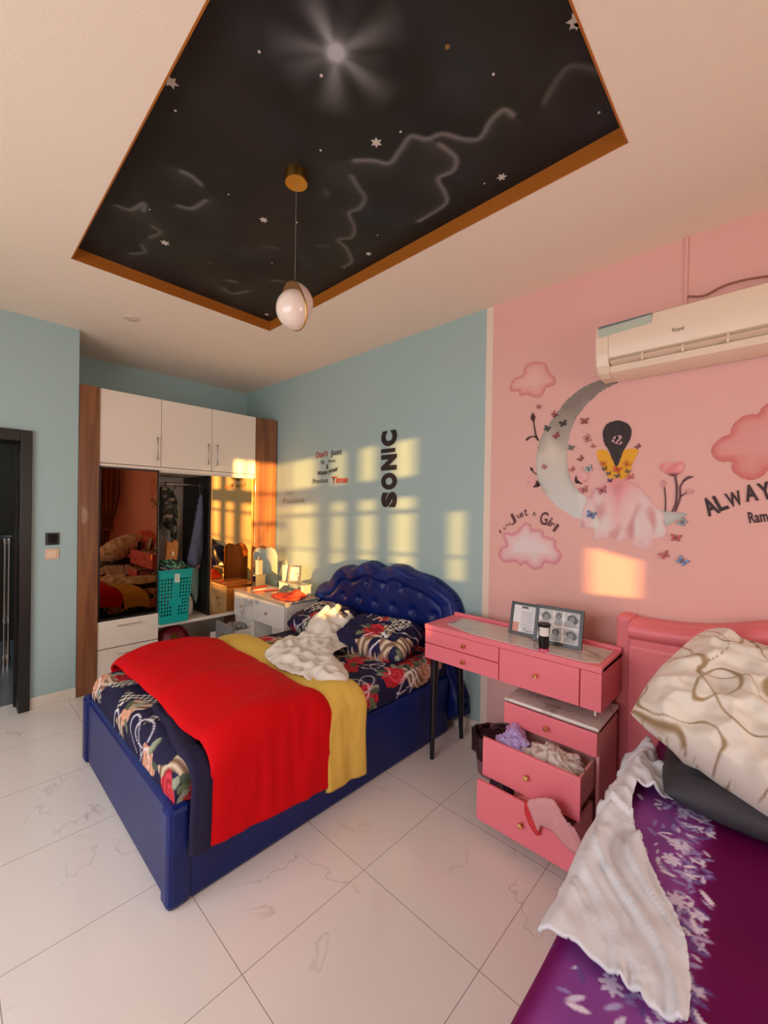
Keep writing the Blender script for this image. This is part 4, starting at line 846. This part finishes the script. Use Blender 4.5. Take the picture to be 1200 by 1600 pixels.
clothpoly('throw', 'rumpled white fleece throw lying along the edge of the purple bed', 'blanket', [(p.x, p.y) for p in tp], zthf, M_WCLOTH, res=.008, amp=.010, fr=9, seed=7, solid=.008, smooth_k=3)

# ================================================================== AIR CONDITIONER
ac = thing('air_conditioner', 'white wall-mounted air conditioner with open louvre on the pink wall', 'air conditioner', (-.2, 2.47, 2.28))
AX0, AX1 = -.715, .30
prof = [(2.555, 2.545), (2.40, 2.545), (2.375, 2.53), (2.362, 2.46), (2.368, 2.385), (2.378, 2.36), (2.44, 2.335), (2.45, 2.30), (2.395, 2.318), (2.41, 2.29), (2.45, 2.275), (2.555, 2.275)]
end = [(2.555, 2.545), (2.40, 2.545), (2.375, 2.53), (2.362, 2.46), (2.366, 2.38), (2.380, 2.325), (2.41, 2.29), (2.45, 2.275), (2.555, 2.275)]
MB().prism([(AX0+.065, y, z) for y, z in prof], (AX1-AX0-.13, 0, 0)).build('housing', M_ACW, ac, smooth=True)
for a in (AX0, AX1-.065): MB().prism([(a, y, z) for y, z in end], (.065, 0, 0)).build('end_cap', M_ACW, ac, bevel=.008)
bx((AX0+.07, 2.41, 2.302), (AX1-.07, 2.449, 2.35)).build('outlet', mat('dark_outlet', '4A3830', .7), ac)
v = MB(); v.prism([(AX0+.07, 2.372, 2.338), (AX0+.07, 2.376, 2.343), (AX0+.07, 2.43, 2.322), (AX0+.07, 2.425, 2.317)], (AX1-AX0-.14, 0, 0)); v.build('louvre', M_ACW, ac)
for x in (-.50, -.335, -.17, .0, .15): bx((x-.004, 2.378, 2.315), (x+.004, 2.44, 2.352)).build('louvre_clip', M_ACW, ac)
def acp(px, py): return W(px, py, 'y', 2.366)
s4 = [acp(935, 512), acp(1019, 488), acp(1018, 504), acp(936, 529)]
MB().prism([(p.x, 2.364, min(p.z, 2.528)) for p in s4], (0, .004, 0)).build('energy_label', mat('pale_green_label', 'BECABB', .3), ac)
s4 = [acp(935, 512), acp(1019, 488), acp(1019, 491), acp(935, 515.5)]
MB().prism([(p.x, 2.362, min(p.z, 2.53)) for p in s4], (0, .002, 0)).build('label_stripe', mat('grey_label_ink', '6F7B7C', .4), ac)
text('Royal', Vector((-.60+.08, 0, 0)) if 0 else Vector((acp(1051, 516).x, 2.362, acp(1051, 519).z)), Vector((acp(1069, 512).x, 2.362, acp(1051, 519).z)), .017, mat('grey_logo_ink', '8C8272', .5), ac, 'logo', off=.0005, weight=.01)
ct = thing('cable_trunking', 'thin pink trunking running from the ceiling to the air conditioner', 'cable', (-.35, 2.57, 2.6))
bx((-.357, YW-.012, 2.61), (-.345, YW, H)).build('trunking', M_PINKWALL, ct, bevel=.002)
MB().tube(catmull([W(1075, 463, 'y', 2.56), W(1100, 462, 'y', 2.555), W(1130, 447, 'y', 2.55), W(1165, 437, 'y', 2.55), W(1210, 430, 'y', 2.55)], 5, False), .005, 8).build('cable', mat('pink_cable', '9B6355', .6), ct, smooth=True)

# ================================================================== PENDANT LAMP
pcx, pcy = W(463, 287, 'z', 2.975).xy; dep = Vector((pcx, pcy, 0)).dot(CF)
pl = thing('pendant_lamp', 'split white glass globe pendant lamp with brass canopy under the painted ceiling', 'pendant lamp', (pcx, pcy, ZT))
MB().lathe((pcx, pcy, ZT), [(0, -.045), (.048, -.045), (.05, -.04), (.05, 0)], 32).build('canopy', M_BRASS, pl, smooth=True)
gc = Vector((0, 0, ZC))+ (CF+CR*((459-600)/FPX)-CU*((481-800)/FPX))*(dep/1.0)
gc = Vector((pcx, pcy, gc.z))
MB().cyl((pcx, pcy, ZT-.045), (pcx, pcy, gc.z+.10), .0012, n=8).build('cable', mat('thin_wire', '8D8478', .4), pl)
nA = (-CR*.70-CU*.28-CF*.62).normalized(); up_ = (CU*.93-CR*.36); up_ = (up_-nA*up_.dot(nA)).normalized(); R_ = .084
M_GLOBE = mat('opal_glass', 'F0DDD0', .12, coat=.3)
hemi = [(R_*sin(a), R_*cos(a)) for a in np.linspace(0, pi/2, 14)]
MB().lathe(gc-up_*.012, hemi+[(0, 0)], 36, nA).build('glass_half', M_GLOBE, pl, smooth=True)
MB().lathe(gc+up_*.022-nA*.006, hemi+[(0, 0)], 36, -nA).build('glass_half', M_GLOBE, pl, smooth=True)
MB().lathe(gc+up_*.022, [(0, -.003), (R_, -.003), (R_+.002, .0), (R_, .002), (0, .002)], 36, nA).build('brass_plate', mat('dark_brass', '9B6E48', .3, metal=.8), pl, smooth=True)
MB().lathe(gc-up_*.012, [(R_+.0005, -.004), (R_+.003, -.002), (R_+.003, .003), (R_+.0005, .004)], 40, nA).build('brass_ring', M_BRASS, pl, smooth=True)

# ================================================================== WALL PAINTINGS
def S(L, ox, oy, s): return [(ox+x/s, oy+y/s) for x, y in L]
def C2(L): return S(L, 790, 600, 6.669)
def C3(L): return S(L, 900, 640, 6.153)
mo = thing('wall_mural', 'mural of a crescent moon with a seated girl seen from behind on the pink wall', 'mural', (-.9, YW, 1.6))
def mooncol(P, d):
    z = P[:, 1]; t = np.clip((z-1.55)/.75, 0, 1); c = mix(np.tile(rgb('D6DAD8'), (len(P), 1)), rgb('D8CFC2'), t*2); c = mix(c, rgb('8C7F76'), (t-.48)*2.6+.3*npn(P, 9, 2)*(t > .3))
    c = mix(c, rgb('8F8B86'), .55*np.exp(-d/.012)*(t > .15)); return mix(c, rgb('F0EBE2'), .5*(npn(P*np.array([3, 1]), 5, 7)))
painted('crescent_moon', [(979, 590), (945, 592), (915, 603), (890, 621), (870, 645), (853, 670), (842, 692), (838, 715), (838, 740), (845, 760), (860, 780), (880, 798), (908, 812), (917, 796), (917, 779), (905, 768), (895, 755), (888, 735), (886, 710), (890, 680), (900, 655), (915, 635), (940, 612)], mooncol, mo, .0015, .01)
painted('crescent_moon', C3([(790, 972), (940, 985), (1072, 1002), (960, 1070), (860, 1122), (820, 1060)]), lambda P, d: mix(np.tile(rgb('C9CDC9'), (len(P), 1)), rgb('9FA3A0'), .6*np.exp(-d/.01)), mo, .0015, .01, k=3)
def skirtcol(P, d):
    x, z = P[:, 0], P[:, 1]; cx = W(966, 750).x; zt = W(966, 750).z; c = np.tile(rgb('EDCFCF'), (len(P), 1)); n = npn(P*np.array([3.2, .8]), 6, 3)
    c = mix(c, rgb('E6E1DC'), 1.6*(n+.15)*np.clip((zt-z)/.2, 0, 1)); dz = zt-z; w_ = .02+.05*np.exp(-dz/.1)
    c = mix(c, rgb('F07C86'), 1.0*np.exp(-np.abs(x-cx)/w_)*np.exp(-np.clip(dz-.03, 0, 9)/.13)); c = mix(c, rgb('EDA5A8'), .8*np.exp(-dz/.04)); c = mix(c, rgb('D98F94'), .5*np.exp(-d/.006)*(dz < .28)); c = mix(c, rgb('D79A9E'), 2.2*(npn(P*np.array([2.5, 1]), 8, 9)-.12))
    return mix(c, rgb('E9B4B2'), np.clip((dz-.30)/.3, 0, .35)+.6*np.exp(-d/.015)*(dz > .28))
painted('tulle_skirt', C3([(300, 690), (400, 650), (500, 680), (600, 730), (680, 820), (760, 920), (850, 1000), (850, 1090), (880, 1150), (850, 1220), (740, 1250), (740, 1310), (650, 1350), (560, 1320), (490, 1240), (400, 1280), (330, 1230), (180, 1250), (170, 1150), (60, 1140), (10, 1100), (50, 1040), (80, 920), (130, 840), (200, 740)]), skirtcol, mo, .0025, .008)
flat('yellow_bodice', C3([(200, 405), (250, 385), (300, 400), (345, 470), (395, 540), (440, 450), (455, 400), (500, 380), (560, 375), (600, 395), (585, 440), (545, 520), (520, 600), (480, 660), (400, 667), (340, 660), (300, 640), (270, 560), (220, 490)]), mat('yellow_paint', 'F0AE1A', .6), mo, .0035, 3)
painted('black_hair', C3([(400, 105), (470, 120), (520, 160), (535, 205), (525, 280), (490, 345), (465, 385), (440, 450), (395, 548), (350, 480), (320, 400), (275, 330), (260, 250), (265, 190), (310, 130)]), lambda P, d: mix(np.tile(rgb('33282A'), (len(P), 1)), rgb('483A3B'), npn(P*np.array([4, 1]), 18, 2)), mo, .0045, .006)
m2 = MB()
for a, b, r in [(385, 275, 22), (415, 270, 24), (370, 300, 20), (400, 310, 24), (425, 320, 18)]:
    c_ = W(900+a/6.153, 640+b/6.153); m2.prism([(c_.x+r/6.153*.0042*cos(k), YW-.0062, c_.z+r/6.153*.0042*sin(k)*.8) for k in np.linspace(0, 5.5, 8)], (0, .001, 0))
m2.build('hair_flower', mat('greyish_pink_paint', 'C79EA0', .6), mo)
flow = thing('painted_flowers', 'painted pink poppy with tall dark stems right of the girl in the mural', 'painted flowers', (-.4, YW, 1.6))
strokes([(C3([(955, 635), (970, 760), (960, 900), (925, 982)]), (.009, .009)), (C3([(1040, 680), (1003, 745), (1000, 850), (955, 982)]), (.008, .009)), (C3([(1005, 835), (1065, 798)]), (.007, .006)), (C3([(860, 980), (862, 860), (850, 745)]), (.007, .006)), (C3([(1030, 690), (1080, 655), (1132, 645)]), (.008, .016, .003))], mat('dark_stem_paint', '6A4446', .6), flow, .005)
painted('poppy_bloom', C3([(805, 550), (850, 510), (920, 495), (950, 528), (1000, 495), (1045, 540), (1020, 600), (960, 640), (900, 635), (850, 600)]), lambda P, d: mix(mix(np.tile(rgb('E88A8E'), (len(P), 1)), rgb('F3B3B0'), npn(P, 30, 2)+.3), rgb('5A3438'), np.exp(-((P[:, 0]-W(1052, 742).x)**2/.0006+(P[:, 1]-W(1052, 743).z)**2/.00012))), flow, .006, .005)
for cx, cy, rx, ry in [(1078, 767.5, 6, 4), (1036.5, 755.5, 4, 6)]: flat('flower_bud', [(cx+rx*cos(a), cy+ry*sin(a)) for a in np.linspace(0, 5.5, 8)], mat('pale_bud_paint', 'DC9C9C', .6), flow, .006, 3)
lf = thing('painted_flowers', 'painted rosebuds and dark twigs at the left side of the crescent moon', 'painted flowers', (-1.1, YW, 1.7))
strokes([(C2([(345, 592), (320, 540), (305, 460), (295, 395)]), (.011, .006)), (C2([(285, 300), (288, 350), (297, 400)]), (.002, .032, .004)), (C2([(330, 565), (290, 547), (260, 555)]), (.008, .008)), (C2([(262, 553), (240, 566), (215, 590)]), (.008, .016, .008)), (C2([(330, 942), (300, 925), (283, 900)]), (.006, .006)), (C2([(288, 905), (275, 890), (265, 868)]), (.006, .018, .004)), (C2([(365, 1056), (335, 1050)]), (.006, .01)), (C2([(330, 1005), (335, 1050), (290, 1075)]), (.004, .03, .004)), (C2([(733, 1035), (760, 1020)]), (.008, .008)), (C2([(738, 960), (742, 1010), (800, 1042)]), (.004, .022, .004))], mat('maroon_stem_paint', '4A2226', .6), lf, .006)
for L in (C2([(230, 985), (270, 970), (310, 1000), (320, 1045), (290, 1070), (245, 1050)]), C2([(738, 960), (770, 915), (810, 905), (865, 940), (860, 1000), (800, 1038), (755, 1020)])):
    painted('rosebud', L, lambda P, d: mix(np.tile(rgb('EFB4B6'), (len(P), 1)), rgb('D98A90'), npn(P, 40, 2)*1.5), lf, .005, .005)

def cloudcol(inner, mid, edge, wd):
    def f(P, d):
        c = mix(np.tile(rgb(edge), (len(P), 1)), rgb(mid), d/wd); c = mix(c, rgb(inner), (d-wd*.5)/(wd*2)); zz = (P[:, 1]-P[:, 1].min())/(np.ptp(P[:, 1])+1e-6)
        return mix(c, rgb(edge), .45*np.exp(-d/(wd*1.5))*(zz < .35))
    return f
for label, pxs, cf_ in [('small pale pink painted cloud above the crescent moon', S([(75, 120), (95, 85), (130, 70), (140, 35), (180, 15), (230, 20), (245, 55), (272, 85), (270, 115), (235, 130), (215, 165), (180, 172), (150, 160), (120, 165), (110, 145), (80, 145)], 770, 560, 2.79), cloudcol('EFC0B6', 'EDB0A8', 'DB8B88', .03)),
    ('pale pink painted cloud under the small arched words', S([(150, 550), (150, 495), (210, 475), (290, 490), (370, 430), (430, 360), (500, 335), (560, 380), (570, 430), (650, 430), (730, 460), (750, 520), (860, 560), (920, 600), (915, 680), (980, 760), (990, 850), (930, 930), (860, 945), (760, 920), (720, 990), (620, 1020), (530, 990), (470, 930), (400, 965), (330, 910), (250, 910), (170, 915), (100, 860), (85, 770), (130, 680), (190, 660)], 770, 780, 9.23), cloudcol('ECDCDC', 'EEC2C4', 'D98A92', .03)),
    ('large pink painted cloud at the far right of the pink wall', S([(900, 172), (860, 180), (800, 230), (760, 290), (680, 290), (590, 330), (520, 400), (490, 480), (400, 520), (340, 580), (315, 640), (340, 710), (410, 750), (500, 750), (515, 820), (560, 880), (650, 920), (740, 920), (820, 880), (870, 830), (1000, 860), (1100, 800), (1200, 700), (1150, 550), (1200, 400), (1100, 250), (1000, 180)], 1060, 600, 6.157), cloudcol('E5A49E', 'E59C98', 'D57572', .035))]:
    o = painted('painted_cloud', pxs, cf_, None, .002, .008); tag(o, label, 'painted cloud', 'painted pink clouds')

# lettering
def wt(parent, items, m0=M_INK):
    for it in items:
        s, a, b, h = it[:4]; m = it[4] if len(it) > 4 and it[4] else m0; w_ = it[5] if len(it) > 5 else .012
        text(s, W(*a), W(*b), h, m, parent, weight=w_, off=.004)
t = thing('wall_lettering', 'black block word reading SONIC painted sideways up the blue wall', 'lettering', (W(610, 790).x, YW, W(610, 790).z))
def vtext():
    pr_ = [('S', 793, 768), ('O', 765, 738), ('N', 734, 709), ('I', 706, 699.5), ('C', 696, 671)]
    for ch, y0, y1 in pr_:
        a = W(618, y0); b = W(618.5, y1); b.x = a.x; cw = W(596, (y0+y1)/2); text(ch, a, b, a.x-cw.x, M_INK, t, weight=.075 if ch != 'I' else .0, off=.004)
vtext()
t = thing('wall_lettering', 'five line motto about precious time in red and black on the blue wall', 'lettering', (W(515, 730).x, YW, W(515, 730).z))
CQ = lambda x, y: (380+x/6.667, 680+y/6.667)
hp = lambda n: n/6.667*.0060
wt(t, [("Don't", CQ(762, 238), CQ(882, 218), hp(68), M_REDINK, .02), ('Just', CQ(912, 212), CQ(1030, 198), hp(60)), ('Sit', CQ(812, 302), CQ(850, 296), hp(40), None, .004), ('there', CQ(888, 288), CQ(962, 280), hp(38), None, .004), ('&', CQ(866, 352), CQ(892, 348), hp(52)),
    ('Waste', CQ(776, 420), CQ(880, 402), hp(46), None, .025), ('your', CQ(890, 398), CQ(996, 366), hp(34), None, .02), ('Precious', CQ(730, 505), CQ(886, 490), hp(52), None, .004), ('Time', CQ(922, 502), CQ(1090, 492), hp(70), M_REDINK, .03)])
t = thing('wall_lettering', 'faint thin words Stay Positive on the blue wall nearest the wardrobe', 'lettering', (W(460, 775).x, YW, W(460, 775).z))
wt(t, [('STAY', CQ(450, 630), CQ(535, 620), hp(42), None, -.005), ('Positive', CQ(420, 715), CQ(640, 700), hp(68), None, -.004)], mat('faint_olive_paint', '8C8C6A', .6))
t = thing('wall_lettering', 'small arched brown words I am just a Girl above the pale cloud', 'lettering', (W(825, 815).x, YW, W(825, 815).z))
CG = lambda x, y: (770+x/9.23, 780+y/9.23); hg = lambda n: n/9.23*.0044; MBR = mat('brown_wall_paint', '64383A', .6)
wt(t, [('I', CG(112, 495), CG(130, 485), hg(50), None, 0), ('A', CG(165, 455), CG(200, 430), hg(44), None, 0), ('M', CG(205, 405), CG(265, 375), hg(40), None, 0), ('J', CG(260, 345), CG(340, 300), hg(105), None, .01), ('u', CG(368, 280), CG(420, 255), hg(52), None, .01), ('s', CG(420, 258), CG(455, 243), hg(60), None, .01), ('t', CG(465, 245), CG(512, 235), hg(95), None, .01),
    ('A', CG(575, 245), CG(628, 245), hg(62), None, 0), ('G', CG(670, 350), CG(780, 375), hg(165), None, .02), ('i', CG(785, 368), CG(815, 385), hg(110), None, .02), ('r', CG(820, 385), CG(870, 418), hg(60), None, .02), ('l', CG(860, 450), CG(895, 475), hg(110), None, .01)], MBR)
t = thing('wall_lettering', 'dark brown words beginning ALWAYS below the large pink cloud', 'lettering', (W(1150, 790).x, YW, W(1150, 790).z))
CA = lambda x, y: (1060+x/6.157, 600+y/6.157); ha = lambda n: n/6.157*.0039; MDB = mat('dark_brown_wall_paint', '3A2225', .6)
wt(t, [('A', CA(288, 1270), CA(405, 1230), ha(135), None, .035), ('L', CA(398, 1222), CA(490, 1190), ha(120), None, .035), ('W', CA(490, 1185), CA(635, 1150), ha(105), None, .03), ('A', CA(650, 1130), CA(775, 1112), ha(120), None, .035), ('Y', CA(800, 1115), CA(920, 1090), ha(120), None, .035), ('S', CA(935, 1085), CA(1020, 1070), ha(120), None, .035),
    ('Ram', CA(685, 1338), CA(870, 1318), ha(80), None, .02)], MDB)

# butterflies
def butterfly(px, py, r, rot, wing, dark, label, k):
    c0 = W(px, py, 'y', YW-.009); sc = r*1.15; mats = [mat('wing_'+wing, wing, .5), mat('wing_edge_'+dark, dark, .5)]; mb = MB(); R = Matrix.Rotation(rot, 3, 'Y')
    for s in (1, -1):
        for poly in ([(.08, .05), (.5, .75), (.95, .95), (1.05, .6), (.75, .1)], [(.08, 0), (.7, -.05), (.85, -.4), (.6, -.8), (.25, -.6)]):
            for mi, g, o_ in ((1, 1., 0), (0, .72, -.0012)):
                cx = sum(p[0] for p in poly)/len(poly); cy = sum(p[1] for p in poly)/len(poly); mb.mi = mi
                vs = [R @ Vector((s*(cx+(x-cx)*g)*sc, -.006*(cx+(x-cx)*g)+o_, (cy+(y-cy)*g)*sc)) for x, y in poly]; mb.add([c0+v for v in vs], [tuple(range(len(vs)))])
    mb.mi = 1; a = R @ Vector((0, -.001, .55*sc)); b = R @ Vector((0, -.001, -.6*sc)); mb.cyl(c0+a, c0+b, sc*.08, sc*.05, 6)
    for s in (1, -1): mb.tube([c0+a, c0+(R @ Vector((s*.35*sc, -.003, 1.0*sc)))], sc*.025, 4)
    o = mb.build('butterfly', mats, None); tag(o, label, 'butterfly', 'butterflies around the crescent moon')
for k, b_ in enumerate([
    (841.7, 636, .014, .4, 'D98880', '5A3030', 'small outlined butterfly above the dark twig left of the moon'),
    (866, 648, .017, 1.0, 'A84A40', '7A3530', 'rust red butterfly on the upper crescent moon'),
    (880, 662, .018, -.2, '2E2A28', '1C1A1A', 'black butterfly on the upper crescent moon'),
    (854.5, 670, .017, .5, '1F4A4A', '14282A', 'dark teal butterfly at the outer edge of the moon'),
    (869.5, 681, .017, -.6, 'C93A48', '8C2230', 'crimson butterfly on the moon below the black one'),
    (913, 658.5, .019, .1, 'B85A50', '6A2E2E', 'brown red butterfly high between the moon and the girl'),
    (917, 685.5, .019, 1.2, 'E09A92', '7A3A3E', 'pink outlined butterfly left of the girl in the mural, upright'),
    (926.8, 697.5, .011, .7, 'CC7468', 'A65A50', 'tiny faded pink butterfly beside the yellow shoulder'),
    (892, 700, .015, .3, '4A8C84', '204844', 'teal butterfly at the inner edge of the moon'),
    (907.7, 716.7, .015, -.8, 'A8584E', '4E2A28', 'brown butterfly tilted above the right rosebud'),
    (919.7, 732.7, .019, -.4, 'BFE0E6', '3A6C7C', 'white and blue butterfly on the right rosebud'),
    (894.5, 733.5, .014, -.7, 'D9888C', '9A3E4C', 'small pink butterfly left of the right rosebud'),
    (850, 729.7, .015, .5, 'DB8E94', 'A85460', 'pink butterfly low on the pale crescent moon'),
    (912, 765.7, .020, -.3, 'E58E96', '8C3040', 'pink butterfly just left of the tulle skirt'),
    (940.7, 766.5, .021, -.3, 'E2808A', '7E1E30', 'pink and crimson butterfly on the upper left of the skirt'),
    (923.5, 804.7, .022, .3, '6C9AD6', '2E4C86', 'bright blue butterfly on the lower left of the skirt'),
    (996.7, 698, .012, -.6, '8A4A5C', '5A2C40', 'plum butterfly above the right yellow shoulder'),
    (942, 725, .018, .2, 'F08A4E', 'B8442E', 'orange butterfly on the left of the yellow bodice'),
    (944.7, 732.6, .015, -.2, '5E6E50', '3A4636', 'dark green butterfly low on the left of the bodice'),
    (978.8, 725, .019, .9, 'F09A50', 'BA5030', 'orange butterfly on the right of the yellow bodice'),
    (964, 734, .022, .4, 'E8604C', 'A8302C', 'large red butterfly at the centre of the girl\'s waist'),
    (951, 740, .014, 0, '62707C', '3E4A58', 'slate butterfly at the left of the girl\'s waist'),
    (980.5, 736.7, .014, .5, '6A7468', '454E46', 'grey green butterfly at the right of the waist'),
    (965, 744, .015, -.3, '5A648C', '363C66', 'slate blue butterfly under the large red one'),
    (984.5, 745.6, .019, -.2, 'EE7C84', 'B03C4C', 'pink butterfly at the right of the waistline'),
    (952.8, 751, .014, .2, '4E4A84', '2C2A5A', 'indigo butterfly at the bottom left of the bodice'),
    (1066.6, 816, .018, -.9, '9CC4D4', '3E6478', 'pale blue butterfly under the right tip of the moon'),
    (1056, 840.7, .019, .1, 'E0646E', '8C2838', 'rose butterfly below the right moon tip'),
    (1038, 867.5, .019, -.5, 'D4707A', 'A04858', 'dull pink butterfly lowest under the skirt'),
    (1065.8, 877, .021, .6, '86B4E2', '36588C', 'sky blue butterfly lowest on the pink wall')]):
    butterfly(*b_[:2], b_[2]*(.8 if 16 < k < 26 else 1), *b_[3:], k)
